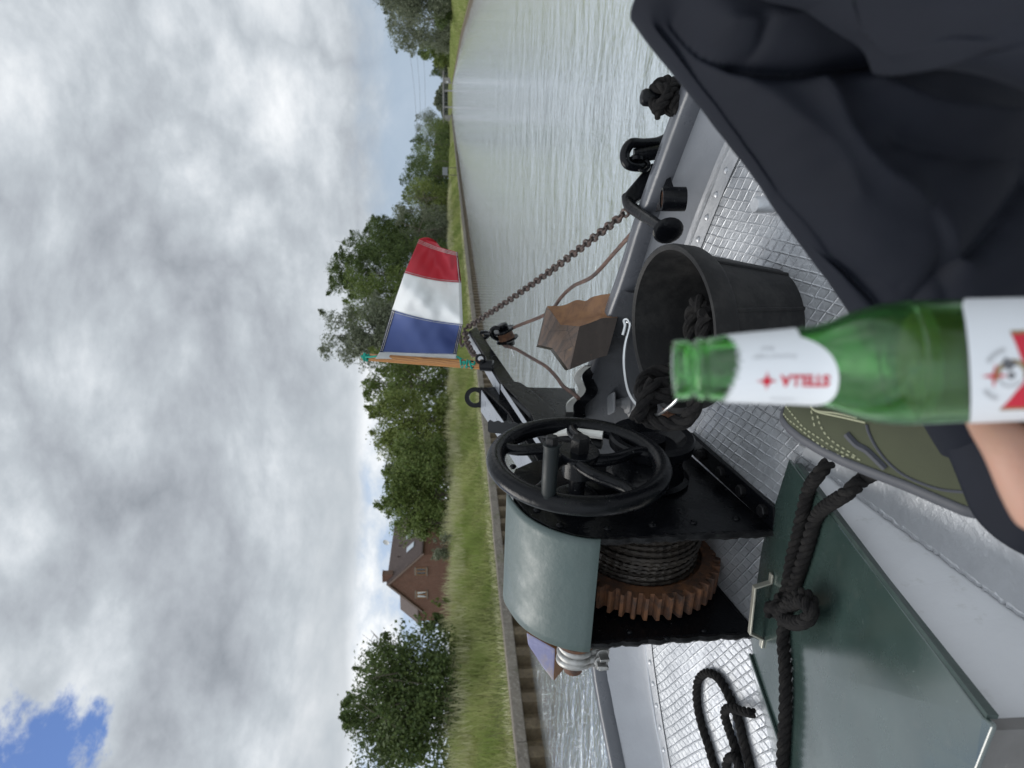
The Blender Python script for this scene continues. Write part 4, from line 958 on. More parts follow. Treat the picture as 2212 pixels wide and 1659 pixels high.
# handwheel
HWX = -.73; HC = np.array([HWX, WX[1], WX[2]]); HR = .180
hw = MB(); t = np.linspace(0, 2 * np.pi, 72, endpoint=False)
hw.tube(np.c_[np.full(72, HWX), HC[1] + HR * np.cos(t), HC[2] + HR * np.sin(t)], .0205, 16, closed=True)
for k in range(5):
    a0 = 2 * np.pi * k / 5 + .35; P = []; 
    for u_ in np.linspace(0, 1, 16):
        r_ = .022 + (HR - .024) * u_; a_ = a0 + .85 * math.sin(u_ * 2.0) ; P.append((HWX + .012 * (1 - u_), HC[1] + r_ * math.cos(a_), HC[2] + r_ * math.sin(a_)))
    hw.tube(np.array(P), np.linspace(.0145, .0125, 16), 10)
hw.lathe([(-.03, .033), (-.03, .036), (.012, .036), (.012, .044), (.020, .045), (.026, .043), (.027, .02)], HC, xh, 32)
wheel = hw.build('handwheel', M_black, winch, angle=50)
hbm = MB(); hbm.lathe([(.026, .0215), (.056, .0215), (.060, .017)], HC, xh, 6, up=(0, .3, 1)); hbm.build('hub_nut', M_blackr, wheel, smooth=False)
ga = math.atan2(2.4345 - HC[2], -1); gp = hx(1207, 1052, HWX); gp = HC + nrm(gp - HC) * HR
gb = MB(); gb.lathe([(.004, .016), (.012, .0165), (.016, .0145), (.018, .0150), (.118, .0150), (.119, .0165), (.123, .0165), (.124, .014)], gp, xh, 24); hand = gb.build('wheel_grip', paint('matt_black_grip', (.009, .0125, .0135), .5, .2, spec=.25, bumpd=.0005), wheel)
gb = MB(); gb.lathe([(.124, .0125), (.138, .0125), (.140, .010)], gp, xh, 6); gb.build('grip_bolt', M_blackr, hand, smooth=False)
mb = MB(); mb.lathe([(-.84, .05), (-.815, .05), (-.812, .044), (-.812, .018), (-.74, .018)], WX, xh, 28); mb.build('wheel_bearing', M_black, winch)
p = hx(1290, 1045, XR); mb = MB(); mb.lathe([(XR - .004, .047), (XR + .012, .047), (XR + .016, .040), (XR + .016, .001)], (0, p[1] + .0, p[2] + .0), xh, 32, caps=False); mb.build('bearing_cap', M_black, winch)
# brake lever handle behind the wheel
bl = MB(); L0 = dep(1054, 921, 1.78); L1 = dep(1150, 930, 1.76)
tt = np.linspace(0, 1, 24); A = []
for s_, dd_ in ((-1, -.004), (-1, .004), (1, .004), (1, -.004)):
    A.append([L0 + (L1 - L0) * t_ + rt * (.0148 + (.0022 * math.sin(t_ * 34) if s_ > 0 else 0)) * s_ * (1 if t_ > .04 else .75) + fw * dd_ * 2 for t_ in tt])
bl.grid(np.array(A), closed_u=True); bl.prism([a[0] for a in A], dn * .0005); bl.tube([L1, dep(1300, 960, 1.70)], .012, 10); bl.build('brake_lever', paint('matt_black_lever', (.014, .015, .017), .45, .2, spec=.25), winch, angle=40)
# white painted brake band glimpsed through the wheel
bb = MB(); bb.tube(spline([dep(*Z2(800, 470), 1.70), dep(*Z2(950, 455), 1.69), dep(*Z2(1100, 470), 1.68), dep(*Z2(1230, 485), 1.67)], 20), .010, 10); bb.build('brake_band', M_white, winch)
# rusty pawl bracket by the bucket
rb = MB(); p = deck(1424, 918, .03); rb.lathe([(-.03, .03), (.0, .032), (.006, .030), (.008, .018), (.03, .017), (.034, .012)], p, DN, 18); rb.box(p + np.array([.05, -.02, -.015]), (.09, .05, .022)); rb.box(p + np.array([.04, -.05, -.004]), (.03, .03, .03)); rb.build('pawl_bracket', M_rust, winch, bevel=.003)

# ------------------------------------------------------------------ galvanised shackles hanging on the shaft end
def shackle(label, c, R, wr, yaw, roll):
    t = thing('bow_shackle', label, 'shackle', 'galvanised shackles on the winch shaft')
    d1 = nrm(np.array([math.cos(yaw), math.sin(yaw), 0]) )       # across the bow plane normal
    sv = np.cross([0, 0, 1], d1); dv = nrm(np.array([0, 0, -1]) * math.cos(roll) + sv * math.sin(roll)); sv2 = np.cross(dv, d1)
    top = np.array(c); P = []
    for a in np.linspace(-1.15 * math.pi / 2 - .5, 1.15 * math.pi / 2 + .5, 26):
        P.append(top + sv2 * (R * math.sin(a)) - dv * (R * math.cos(a) - R * .7))
    e1, e2 = P[0], P[-1]; hw_ = R * .60; pe = top + dv * (R * 2.15)
    P = [pe - sv2 * hw_] + [(e1 * .5 + (pe - sv2 * hw_) * .5)] + P + [(e2 * .5 + (pe + sv2 * hw_) * .5)] + [pe + sv2 * hw_]
    mb = MB(); mb.tube(spline(P, 90), wr, 12)
    for s_ in (-1, 1): mb.lathe([(-wr * 1.05, wr * 1.2), (-wr * 1.05, wr * 1.75), (wr * 1.05, wr * 1.75), (wr * 1.05, wr * 1.2)], pe + sv2 * hw_ * s_, sv2, 18)
    mb.build('bow', M_galv, t, angle=50)
    mb = MB(); mb.lathe([(-hw_ - wr * 1.9, wr * .5), (-hw_ - wr * 1.8, wr * .85), (hw_ + wr * 1.2, wr * .85), (hw_ + wr * 1.2, wr * 1.5), (hw_ + wr * 1.8, wr * 1.55), (hw_ + wr * 1.9, wr * .8)], pe, sv2, 16)
    mb.box(pe + sv2 * (hw_ + wr * 2.7), (wr * .8, wr * 2.0, wr * 2.2), np.array([d1, sv2, dv]).T); mb.build('pin', M_galv, t, bevel=.001)
    return t
sc0 = np.array([-1.168, 1.275, 2.41 + .0207])
for i, (lab, dx_, yw, rl_) in enumerate((('galvanised bow shackle closest to the green winch hood', 0, -.10, .06), ('middle galvanised bow shackle of the three on the winch shaft', -.0235, .10, -.05), ('outermost galvanised bow shackle, farthest from the green hood', -.047, .28, .10))):
    shackle(lab, sc0 + np.array([dx_, 0, 0]), .036, .0098, yw, rl_)

# ------------------------------------------------------------------ timber chafing blocks on the rail
def solid(mb, front, back, mis=(0, 1)):
    n = len(front); V = np.r_[np.array(front), np.array(back)]
    mb.add(V, [tuple(range(n - 1, -1, -1))], 0); 
    mb.add(V, [tuple(range(n, 2 * n))], mis[1])
    for i in range(n): j = (i + 1) % n; mb.add(V, [(i, j, n + j, n + i)], mis[1] if i != mis[0] else 2)
wb = thing('timber_block', 'brown notched timber block on the starboard rail behind the bucket', 'block')
FQ = [(575, 515, 2.06), (800, 825, 2.02), (1112, 852, 1.99), (950, 1570, 1.98), (920, 1560, 1.985), (665, 1212, 2.03), (422, 1160, 2.07)]
Fp = [dep(*ZB(x, y), d) for x, y, d in FQ]
mb = MB(); mb.add(Fp, [tuple(range(7))], 0)
nk = 26; wav = spline([dep(*ZB(x, y), d) for x, y, d in [(575, 515, 2.06), (840, 505, 2.05), (1060, 415, 2.04), (1215, 430, 2.03), (1310, 370, 2.02), (1500, 325, 2.00), (1740, 298, 1.98)]], 60)
lip = spline([dep(*ZB(x, y), d) for x, y, d in [(1112, 852, 1.99), (1240, 810, 1.975), (1400, 752, 1.96), (1500, 714, 1.95), (1745, 705, 1.93)]], 60)
val = spline([dep(*ZB(x, y), d) for x, y, d in [(800, 825, 2.02), (1000, 760, 2.02), (1250, 690, 2.01), (1450, 640, 1.99), (1650, 600, 1.97)]], 60)
pick = lambda P: np.array([np.interp(np.linspace(0, 1, nk), np.linspace(0, 1, len(P)), P[:, i]) for i in range(3)]).T
wav, lip, val = pick(wav), pick(lip), pick(val)
rows = [wav, wav * .5 + val * .5 + fw * .002, val, val * .5 + lip * .5 + fw * .001, lip]
mb.grid(np.array(rows), mi=2)
bot_ = pick(spline([dep(*ZB(x, y), d) for x, y, d in [(950, 1570, 1.98), (1190, 1470, 1.965), (1380, 1390, 1.95), (1480, 1360, 1.94), (1570, 1335, 1.93)]], 60))
mb.grid(np.array([lip, lip * .5 + bot_ * .5 - fw * .003, bot_]), mi=1)
bk2 = [p + fw * .12 for p in (Fp[0], Fp[6], Fp[5], Fp[4])]
mb.add([Fp[0], Fp[6], Fp[5], Fp[4], Fp[3]] + bk2 + [Fp[3] + fw * .12], [(0, 1, 6, 5), (1, 2, 7, 6), (2, 3, 8, 7), (3, 4, 9, 8)], 1)
far = [wav + fw * .10, bot_ + fw * .10]; mb.grid(np.array([wav, far[0], far[1], bot_]), mi=1)
mb.add([wav[-1], val[-1], lip[-1], bot_[-1], bot_[-1] + fw * .1, wav[-1] + fw * .1], [tuple(range(6))], 1)
mb.build('block', [M_blockend, M_blockdark, M_blocktop], wb, angle=40)
wb2 = thing('timber_block', 'faded blue timber block on the port rail beside the shackles', 'block')
fpx = [ZL(235, 30), ZL(290, 85), ZL(550, 250), ZL(495, 262), ZL(520, 555), ZL(430, 440), ZL(290, 245), ZL(270, 190)]
a0, a1, a2, a3, a4, a5 = dep(1136, 1366, 1.98), dep(1199, 1402, 1.94), dep(1196, 1474, 1.93), dep(1170, 1440, 1.95), dep(1146, 1405, 1.97), dep(1140, 1392, 1.98)
mb = MB(); fr_ = [a0, a1, a2, a3, a4, a5]; bk = [p + dn * .045 + fw * .05 + rt * .03 for p in fr_]
nq = len(fr_); mb.add(np.r_[np.array(fr_), np.array(bk)], [tuple(range(nq))], 0)
mb.f.append(tuple(range(2 * nq - 1, nq - 1, -1))); mb.m.append(1)
for i in range(nq): j = (i + 1) % nq; mb.f.append((i, nq + i, nq + j, j)); mb.m.append(1)
mb.build('block', [M_blue, M_blocktop], wb2, smooth=False, bevel=.004)

# ------------------------------------------------------------------ flagstaff, flag, lashings
st = thing('flagstaff', 'short varnished wooden flagstaff standing on the black bow beam', 'flagstaff')
FB = dep(1046, 789, 2.42); FT = dep(783, 771, 2.50)
M_stf = M_wood
ax_s = nrm(FT - FB); Ls = np.linalg.norm(FT - FB)
mb = MB(); rr = np.linspace(.0168, .0135, 14); mb.tube(np.array([FB + ax_s * Ls * t for t in np.linspace(0, 1, 14)]), rr, 8); mb.build('pole', M_wood, st, angle=60)
mb = MB(); mb.lathe([(-.03, .020), (.012, .020), (.014, .017)], FB, ax_s, 16); mb.tube(np.array([FB + ax_s * .012 + rt * (.02 + .014 * math.cos(a)) + dn * -.014 * math.sin(a) - fw * .02 for a in np.linspace(0, 2 * np.pi, 18)]), .0045, 6); mb.build('staff_socket', M_black, st)
for tt_ in (.97, .10):
    mb = MB(); c = FB + ax_s * Ls * tt_ - fw * .012; mb.tube(np.array([c + ax_s * .011 * math.cos(a) - rt * .011 * math.sin(a) for a in np.linspace(0, 2 * np.pi, 16)]), .0028, 6); mb.build('screw_eye', M_black, st)
flag = thing('tricolour_flag', 'blue white and red flag flying from the bow flagstaff', 'flag')
TOP = [(811, 775), (820, 760), (847, 669), (874, 590), (906, 516)]
BOT = [(987, 777), (986, 765), (1000, 700), (996.5, 611), (988.5, 545)]
ub = [0, .055, .37, .69, 1.0]
tx = np.array(TOP, float); bx_ = np.array(BOT, float)
def gs0(x, w_): return math.exp(-(x / w_) ** 2)
def fpt(u, v):
    a = np.array([np.interp(u, ub, tx[:, 0]), np.interp(u, ub, tx[:, 1])]); b = np.array([np.interp(u, ub, bx_[:, 0]), np.interp(u, ub, bx_[:, 1])])
    q = a + (b - a) * v
    q[1] += -14 * math.sin(math.pi * v) * (u ** 1.0) * .55 + (10 * math.sin(math.pi * v) if u > .5 else 20 * u * math.sin(math.pi * v))
    d = 2.44 + .05 * math.sin(u * 7.5 + v * 1.6) + .03 * math.sin(u * 15 + v * 5) * v + .10 * u + .02 * math.sin(v * 7 + u * 6) * (.3 + u) + .005 * math.sin(22 * (u * .9 + v * .8)) * (.3 + v) + .003 * math.sin(31 * (v - u * .5)) * u + .007 * gs0((u - .25 - .5 * v), .06) - .007 * gs0((u - .62 + .35 * v), .06)
    return dep(q[0], q[1], d)
def cloth(name, u0, u1, mat, nu=40, nv=48, v0=0, v1=1, off=0.0):
    mb = MB(); mb.grid(np.array([[fpt(u, v) - fw * off for v in np.linspace(v0, v1, nv)] for u in np.linspace(u0, u1, nu)]))
    o = mb.build(name, mat, flag); s_ = o.modifiers.new('thickness', 'SOLIDIFY'); s_.thickness = .0008; return o
def clothmat(name, c):
    m = MT(name, c, .6, 0, .3); m.bump(m.noise(700, 2), .0004, .5); m.mix(m.rng(m.noise(12, 4), .4, .7, 0, .5), tuple(x * .86 for x in c))
    t = m.n('ShaderNodeBsdfTranslucent'); m.lk(m.colsock, t.inputs[0]); mx = m.n('ShaderNodeMixShader'); mx.inputs[0].default_value = .38
    m.lk(m.b.outputs[0], mx.inputs[1]); m.lk(t.outputs[0], mx.inputs[2]); m.lk(mx.outputs[0], m.t.nodes['Material Output'].inputs[0]); return m.m
M_fb = clothmat('blue_bunting', (.10, .14, .33)); M_fw = clothmat('white_bunting', (.82, .83, .83)); M_fr = clothmat('red_bunting', (.56, .06, .085)); M_fh = clothmat('white_hoist_canvas', (.62, .63, .63))
cloth('hoist_band', 0, .058, M_fh, 6)
cloth('blue_stripe', .052, .372, M_fb, 34); cloth('white_stripe', .368, .692, M_fw, 34); cloth('red_stripe', .688, 1.0, M_fr, 34)
# curled corner of the fly end and stitched hems
mb = MB(); rows = []
for u in np.linspace(0, 1, 14):
    rr = []
    for v in np.linspace(0, .55, 22):
        p = fpt(1.0, v); rr.append(p + fw * (.05 * math.sin(u * 1.5) * (1 - v / .55)) + dn * (.055 * u * (1 - v / .55)) + rt * (.012 * math.sin(u * 3.1) * (1 - v / .55)))
    rows.append(rr)
mb.grid(np.array(rows)); o = mb.build('curled_fly', M_fr, flag); o.modifiers.new('thickness', 'SOLIDIFY').thickness = .0008
M_navy = clothmat('navy_hem', (.02, .03, .075)); M_dred = clothmat('dark_red_hem', (.20, .02, .035)); M_thr = MT('pale_thread', (.55, .52, .5), .8).m
for vv0, vv1 in ((-.0, .045), (.955, 1.0)):
    cloth('hem', .055, .37, M_navy, 30, 4, vv0, vv1, .0016); 
cloth('hem', .69, 1.0, M_dred, 30, 4, .955, 1.0, .0016)
cloth('hem', .372, .69, M_fh, 30, 4, .955, 1.0, .0016)
for k, (ua, ub_, va, vb) in enumerate([(.965, .965, 0, 1), (.977, .977, 0, 1), (.989, .989, 0, 1), (.06, .37, .012, .012), (.06, .37, .034, .034), (.06, .37, .966, .966), (.06, .37, .988, .988), (.69, 1, .968, .968), (.37, .37, 0, 1), (.69, .69, 0, 1), (.355, .355, 0, 1), (.705, .705, 0, 1)]):
    mb = MB(); mb.tube(np.array([fpt(ua + (ub_ - ua) * t, va + (vb - va) * t) - fw * .0026 for t in np.linspace(0, 1, 60)]), .0009, 4); mb.build('seam_stitching', M_thr if k < 8 else M_fh, flag)
M_cord = MT('green_cord', (.015, .22, .165), .75, 0, .2); M_cord.bump(M_cord.noise(400, 3), .001, .7); M_cord = M_cord.m
def cordknot(c, n, sz_, lead):
    mb = MB(); P = [np.array(c) + np.array(lead)]
    for i in range(n): a = i * 2.4; P.append(np.array(c) - fw * (.014 + .006 * math.cos(a * 1.7)) + rt * .012 * math.sin(a) * 1.1 + ax_s * (sz_ * (i / n - .5) + .006 * math.cos(a)))
    mb.tube(spline(P, 14 * n), .0036, 7); return mb.build('green_cord', M_cord, flag)
cordknot(FB + ax_s * Ls * .97, 9, .022, fpt(.02, 0.0) - (FB + ax_s * Ls * .97)); cordknot(FB + ax_s * Ls * .14, 13, .055, fpt(.03, 1.0) - (FB + ax_s * Ls * .14))

# ------------------------------------------------------------------ chain, wire cable, pulley block
def chain_into(mb, P, link, wr):
    P, t = resamp(np.array(P), link * .66)
    for i in range(len(P) - 1):
        c = (P[i] + P[i + 1]) / 2; d = nrm(P[i + 1] - P[i]); a = nrm(np.cross(d, [.2, .9, .3])); b = np.cross(d, a)
        ph = math.pi / 4 + (i % 2) * math.pi / 2 + rng.normal(0, .12); s_ = a * math.cos(ph) + b * math.sin(ph)
        hl, hw_ = link / 2 - wr, link * .33 - wr * .3; Q = []
        for k in range(16):
            an = 2 * np.pi * k / 16; cx = (hl - hw_) * (1 if math.cos(an) > 0 else -1) + hw_ * math.cos(an); Q.append(c + d * cx + s_ * hw_ * math.sin(an))
        mb.tube(np.array(Q), wr, 6, closed=True)
ch = MB(); e0 = dep(*ZF(420, 415), 2.83); e1 = dep(*Z4(570, 1190), 1.78)
tt = np.linspace(0, 1, 60)[:, None]; P = e0 + (e1 - e0) * tt; P[:, 2] -= .018 * np.sin(np.pi * tt[:, 0])
chain_into(ch, P, .031, .0040); tag(ch.build('anchor_chain', M_chain), 'rusty iron chain stretched from the bow beam tip to the black anchor', 'chain')
ch = MB(); chain_into(ch, spline([dep(*ZF(400, 440), 2.82), dep(*ZF(430, 600), 2.72), dep(*ZF(480, 720), 2.62), dep(*ZF(545, 820), 2.5)], 30), .034, .0046)
ch.tube(spline([dep(*ZF(345, 520), 2.80), dep(*ZF(340, 620), 2.8), dep(*ZF(360, 680), 2.79), dep(*ZF(395, 640), 2.79)], 20), .0055, 8)
tag(ch.build('short_chain', M_chain), 'short slack chain hooked over the top of the bow beam below the flag', 'chain')
pb_ = thing('pulley_block', 'black iron pulley block with a rusty sheave hanging under the bow beam tip', 'pulley')
pc = dep(*ZF(1010, 530), 2.66); pax = nrm(-rt * .72 - dn * -.35 - fw * .25); pax = nrm(-rt * .88 + dn * .35 + fw * .33)
mb = MB(); mb.lathe([(-.030, .010), (-.028, .040), (-.024, .0435), (-.020, .043), (-.012, .02)], pc, pax, 30); mb.lathe([(.008, .02), (.012, .043), (.016, .0435), (.019, .040), (.022, .026), (.04, .022), (.046, .012)], pc, pax, 30); mb.lathe([(-.050, .012), (-.048, .019), (-.040, .022), (-.032, .020), (-.026, .016)], pc, pax, 20); mb.build('cheek', M_black, pb_)
mb = MB(); mb.lathe([(-.018, .033), (-.010, .030), (-.004, .029), (.004, .030), (.010, .033)], pc, pax, 28, caps=False); mb.build('sheave', M_rust, pb_)
mb = MB(); mb.tube(spline([dep(*ZF(930, 420), 2.62), dep(*ZF(850, 410), 2.63), dep(*ZF(800, 450), 2.64), dep(*ZF(820, 540), 2.66), dep(*ZF(900, 580), 2.67)], 30), .0085, 10); mb.tube(spline([dep(*ZF(650, 480), 2.78), dep(*ZF(740, 480), 2.74), dep(*ZF(770, 510), 2.72), dep(*ZF(700, 560), 2.74)], 20), .0075, 8); mb.tube([dep(*ZF(700, 510), 2.74), dep(*ZF(830, 520), 2.67)], .006, 8); mb.build('hook', M_black, pb_)
mb = MB(); mb.tube([pc + pax * .05 + rt * .004, pc + pax * .085], .0022, 6); mb.build('split_pin', M_steel, pb_)
wc = MB(); Q = [dep(*Z4(650, 1300), 1.80), dep(*Z4(480, 1490), 1.98), dep(*ZB(1330, 20), 2.12), dep(*ZB(1000, 190), 2.3), dep(*ZB(800, 380), 2.36), dep(*ZB(700, 520), 2.38), dep(*ZF(1560, 230), 2.44), dep(*ZF(1150, 395), 2.62), dep(*ZF(1050, 470), 2.66), dep(*ZF(930, 600), 2.66), dep(*ZF(990, 670), 2.64), dep(*ZF(1150, 720), 2.58), dep(*ZF(1380, 850), 2.48), dep(*ZF(1600, 980), 2.38), dep(*ZF(1750, 1130), 2.28), dep(*ZF(1850, 1265), 2.18), dep(*ZF(2000, 1375), 2.07), dep(*ZF(2080, 1450), 2.02)]
rope_into(wc, Q, .0062, .036, 5, 5, .004); tag(wc.build('wire_cable', M_rcable), 'thin rusty wire cable running from the rail through the pulley block to the stem', 'cable')

# ------------------------------------------------------------------ black anchor hung over the starboard rail
an = thing('anchor', 'black iron anchor hung over the starboard rail, its curved arm hooking inboard', 'anchor')
mb = MB(); shp = [Z4(850, 820), Z4(740, 835), Z4(690, 890), Z4(560, 1045), Z4(545, 1090), Z4(570, 1140), Z4(660, 1210), Z4(700, 1200), Z4(640, 1150), Z4(635, 1120), Z4(700, 1085), Z4(730, 1000), Z4(790, 900)]
P3 = [dep(x, y, 2.02 - .06 * i / 12) for i, (x, y) in enumerate(shp)]; P3 = [dep(x, y, 1.76) for x, y in shp]
mb.prism(P3, fw * .045); mb.build('shank', M_black, an, smooth=False, bevel=.006)
mb = MB(); arm = spline([dep(*Z4(575, 1080), 1.78), dep(*Z4(592, 1150), 1.76), dep(*Z4(680, 1215), 1.70), dep(*Z4(760, 1265), 1.64), dep(*Z4(830, 1310), 1.59)], 30); mb.tube(arm, np.linspace(.0165, .0115, len(arm)), 12); arm_o = mb.build('arm', M_black, an)
mb = MB(); c = dep(*Z4(872, 1332), 1.575); pn_ = nrm(-fw * .75 + dn * .15 - rt * .5); u_ = nrm(np.cross(pn_, dn)); v_ = np.cross(pn_, u_)
mb.sphere(c, (.036, .031, .010), 20, 10, np.array([v_, u_, pn_]).T); mb.build('palm', M_black, arm_o)
mb = MB(); mb.tube(spline([dep(*Z4(880, 640), 1.780), dep(*Z4(790, 680), 1.760), dep(*Z4(690, 690), 1.750), dep(*Z4(600, 690), 1.740), dep(*Z4(553, 760), 1.740), dep(*Z4(570, 840), 1.740), dep(*Z4(650, 860), 1.750), dep(*Z4(700, 840), 1.760)], 60), .0125, 12); mb.build('shackle', M_black, an)
mb = MB(); mb.tube([dep(*Z4(870, 745), 1.745), dep(*Z4(620, 780), 1.750)], .017, 14); mb.lathe([(0, .012), (.006, .019), (.014, .019)], dep(*Z4(640, 777), 1.745), nrm(-rt), 14); mb.tube(np.array([dep(*Z4(690, 850), 1.745) + (rt * math.cos(a) + dn * math.sin(a)) * .014 for a in np.linspace(0, 2 * np.pi, 20)]), .0045, 7); mb.build('stock', M_black, an)

# ------------------------------------------------------------------ bucket
bu = thing('rubber_bucket', 'black rubber bucket with a wire bail standing on the silver deck', 'bucket')
rc = dep(1444, 713, 1.42); bax = nrm(np.array([-.02, -.215, 1.0])); RR = .170; HB = .262
bc = rc - bax * HB
mb = MB(); mb.lathe([(0, .001), (0, .098), (.006, .106), (.205, .150), (.206, .159), (.214, .164), (.252, .170), (.260, .169), (.262, .164), (.258, .158), (.21, .146), (.02, .098), (.018, .001)], bc, bax, 64, caps=False)
body = mb.build('body', M_rubber, bu, angle=40)
bu_u = nrm(np.cross(bax, [0, 0, 1]) if False else rt - bax * (rt @ bax)); bu_v = np.cross(bax, bu_u)
for k in range(8):
    a = 2 * np.pi * (k + .18) / 8 ; dr = bu_u * math.cos(a) + bu_v * math.sin(a)
    mb = MB(); mb.tube([bc + bax * .012 + dr * .1068, bc + bax * .204 + dr * .1492], .0045, 8); mb.build('rib', M_rubber, body)
def rimpt(a, up=.0, r=RR): return rc + bax * up + (bu_u * math.cos(a) + bu_v * math.sin(a)) * r
A1 = dep(*Z5(200, 712), 1.56); A2 = dep(*Z5(745, 850), 1.29)
mb = MB(); Q = [A1, dep(*Z5(222, 735), 1.55), dep(*Z5(185, 900), 1.545), dep(*Z5(180, 1050), 1.53), dep(*Z5(212, 1230), 1.49), dep(*Z5(290, 1345), 1.44), dep(*Z5(400, 1400), 1.37), dep(*Z5(500, 1350), 1.31), dep(*Z5(600, 1240), 1.275), dep(*Z5(700, 1000), 1.27), A2]
mb.tube(spline(Q, 120), .0034, 8)
mb.tube(spline([dep(*Z5(222, 740), 1.55), dep(*Z5(205, 700), 1.552), dep(*Z5(178, 705), 1.555), dep(*Z5(185, 745), 1.55), dep(*Z5(168, 812), 1.55)], 30), .0032, 8)
mb.build('wire_bail', M_steel, bu)

# ------------------------------------------------------------------ ropes
rp = MB(); RB = .0155
rope_into(rp, [dep(*Z5(760, 640), 1.30), dep(*Z5(735, 570), 1.32), dep(*Z5(700, 600), 1.35), dep(*Z5(672, 720), 1.37), dep(*Z5(670, 860), 1.38), dep(*Z5(640, 1000), 1.40), dep(*Z5(520, 1065), 1.44), dep(*Z5(400, 1085), 1.46), dep(*Z5(330, 1140), 1.45), dep(*Z5(305, 1220), 1.42), dep(*Z5(330, 1270), 1.39), dep(*Z5(420, 1260), 1.37), dep(*Z5(520, 1255), 1.36), dep(*Z5(560, 1200), 1.38), dep(*Z5(480, 1165), 1.40), dep(*Z5(400, 1210), 1.40), dep(*Z5(380, 1320), 1.39), dep(*Z5(350, 1420), 1.37), dep(*Z5(420, 1455), 1.36), dep(*Z5(520, 1465), 1.34), dep(*Z5(620, 1445), 1.31), dep(*Z5(680, 1370), 1.28), dep(*Z5(720, 1260), 1.26), dep(*Z5(740, 1120), 1.27)], RB, .10, step=.008)
rope_into(rp, [dep(*Z5(400, 1150), 1.37), dep(*Z5(330, 1290), 1.36), dep(*Z5(300, 1370), 1.36), dep(*Z5(262, 1442), 1.36)], RB * .95, .10, step=.008)
rope_into(rp, [dep(*Z5(790, 640), 1.285), dep(*Z5(770, 680), 1.30), dep(*Z5(760, 800), 1.31), dep(*Z5(760, 900), 1.32)], RB, .10, step=.008)
tag(rp.build('bucket_rope', M_rope), 'thick black rope knotted over the rim and wire bail of the bucket', 'rope')
rp = MB(); RH = .0124
def lidp(x, y, up=RH * 1.02): return onlid(x, y, up)
kn = lidp(1700, 1308)
rope_into(rp, [hit(1905, 1015, (0, 1.2, 2.06), (0, .0, 1)), hit(1868, 1032, (0, 1.2, 2.05), (0, 0, 1)), lidp(1830, 1065, .02), lidp(*Z7(880, 330)), lidp(*Z7(830, 470)), lidp(*Z7(790, 600)), lidp(*Z7(745, 730)), lidp(*Z7(715, 810)), lidp(*Z7(700, 900)), lidp(*Z7(693, 980)), lidp(*Z7(705, 1150)), lidp(*Z7(706, 1350)), lidp(*Z7(695, 1560)), lidp(*Z7(690, 1720))], RH, .052, step=.005)
rope_into(rp, [hit(1790, 1000, (0, 1.2, 2.05), (0, 0, 1)), lidp(1768, 1025, .022), lidp(*Z7(830, 200)), lidp(*Z7(795, 330)), lidp(*Z7(770, 450)), lidp(*Z7(740, 560)), lidp(*Z7(722, 680)), lidp(*Z7(700, 770))], RH, .052, step=.005)
rope_into(rp, [lidp(*Z7(690, 760), .02), lidp(*Z7(660, 830), .03), lidp(*Z7(740, 905), .036), lidp(*Z7(830, 880), .03), lidp(*Z7(845, 800), .03), lidp(*Z7(800, 755), .036), lidp(*Z7(720, 800), .046), lidp(*Z7(700, 870), .04), lidp(*Z7(780, 900), .046), lidp(*Z7(840, 850), .042), lidp(*Z7(790, 790), .046), lidp(*Z7(690, 830), .036), lidp(*Z7(628, 820), .024), lidp(*Z7(632, 870), .02)], RH, .052, step=.005)
tag(rp.build('hatch_rope', M_rope), 'black twisted rope with a bulky knot lying across the green hatch cover', 'rope')
rp = MB()
def dkp(x, y, up=.0118): return deck(*Z8(x, y), up)
rope_into(rp, [dkp(1190, 1620), dkp(1105, 1400), dkp(1050, 1200), dkp(990, 1020), dkp(950, 880), dkp(915, 700), dkp(905, 520), dkp(930, 370), dkp(1030, 290), dkp(1150, 330), dkp(1240, 440), dkp(1320, 600), dkp(1400, 790), dkp(1450, 950), dkp(1490, 1130), dkp(1540, 1330), dkp(1600, 1560)], .0112, .052, step=.005)
rope_into(rp, [dkp(1620, 800, .03), dkp(1470, 770, .034), dkp(1350, 730, .034), dkp(1270, 760, .03), dkp(1265, 850, .024), dkp(1310, 1000, .014), dkp(1370, 1170), dkp(1410, 1330), dkp(1440, 1500), dkp(1460, 1620)], .0112, .052, step=.005)
rope_into(rp, [dkp(1270, 1620), dkp(1275, 1480), dkp(1310, 1370), dkp(1380, 1350, .02), dkp(1430, 1420, .03), dkp(1470, 1560, .03)], .0112, .052, step=.005)
tag(rp.build('coiled_rope', M_rope), 'loops of black rope lying on the checkered deck to the left of the green hatch', 'rope')
rp = MB(); K = lambda x, y, d: dep(*Z4(x, y), d - .115)
rope_into(rp, [K(1060, 100, 1.68), K(980, 180, 1.68), K(945, 240, 1.66), K(900, 300, 1.64), K(840, 370, 1.635), K(790, 420, 1.64), K(760, 380, 1.66), K(765, 300, 1.69), K(810, 245, 1.70), K(880, 225, 1.69), K(930, 255, 1.67), K(985, 290, 1.66), K(1000, 350, 1.65), K(960, 420, 1.645), K(900, 450, 1.65), K(870, 420, 1.67), K(860, 330, 1.69), K(850, 260, 1.69)], .0125, .062, step=.006)
rope_into(rp, [K(760, 290, 1.66), K(840, 280, 1.635), K(870, 330, 1.63), K(820, 400, 1.63), K(790, 440, 1.64), K(810, 485, 1.65)], .0125, .062, step=.006)
rope_into(rp, [K(1010, 300, 1.66), K(960, 340, 1.635), K(925, 400, 1.63), K(930, 440, 1.64), K(990, 420, 1.65)], .0125, .062, step=.006)
tag(rp.build('mooring_rope', M_rope), 'black mooring rope knotted round the pin on the starboard rail', 'rope')

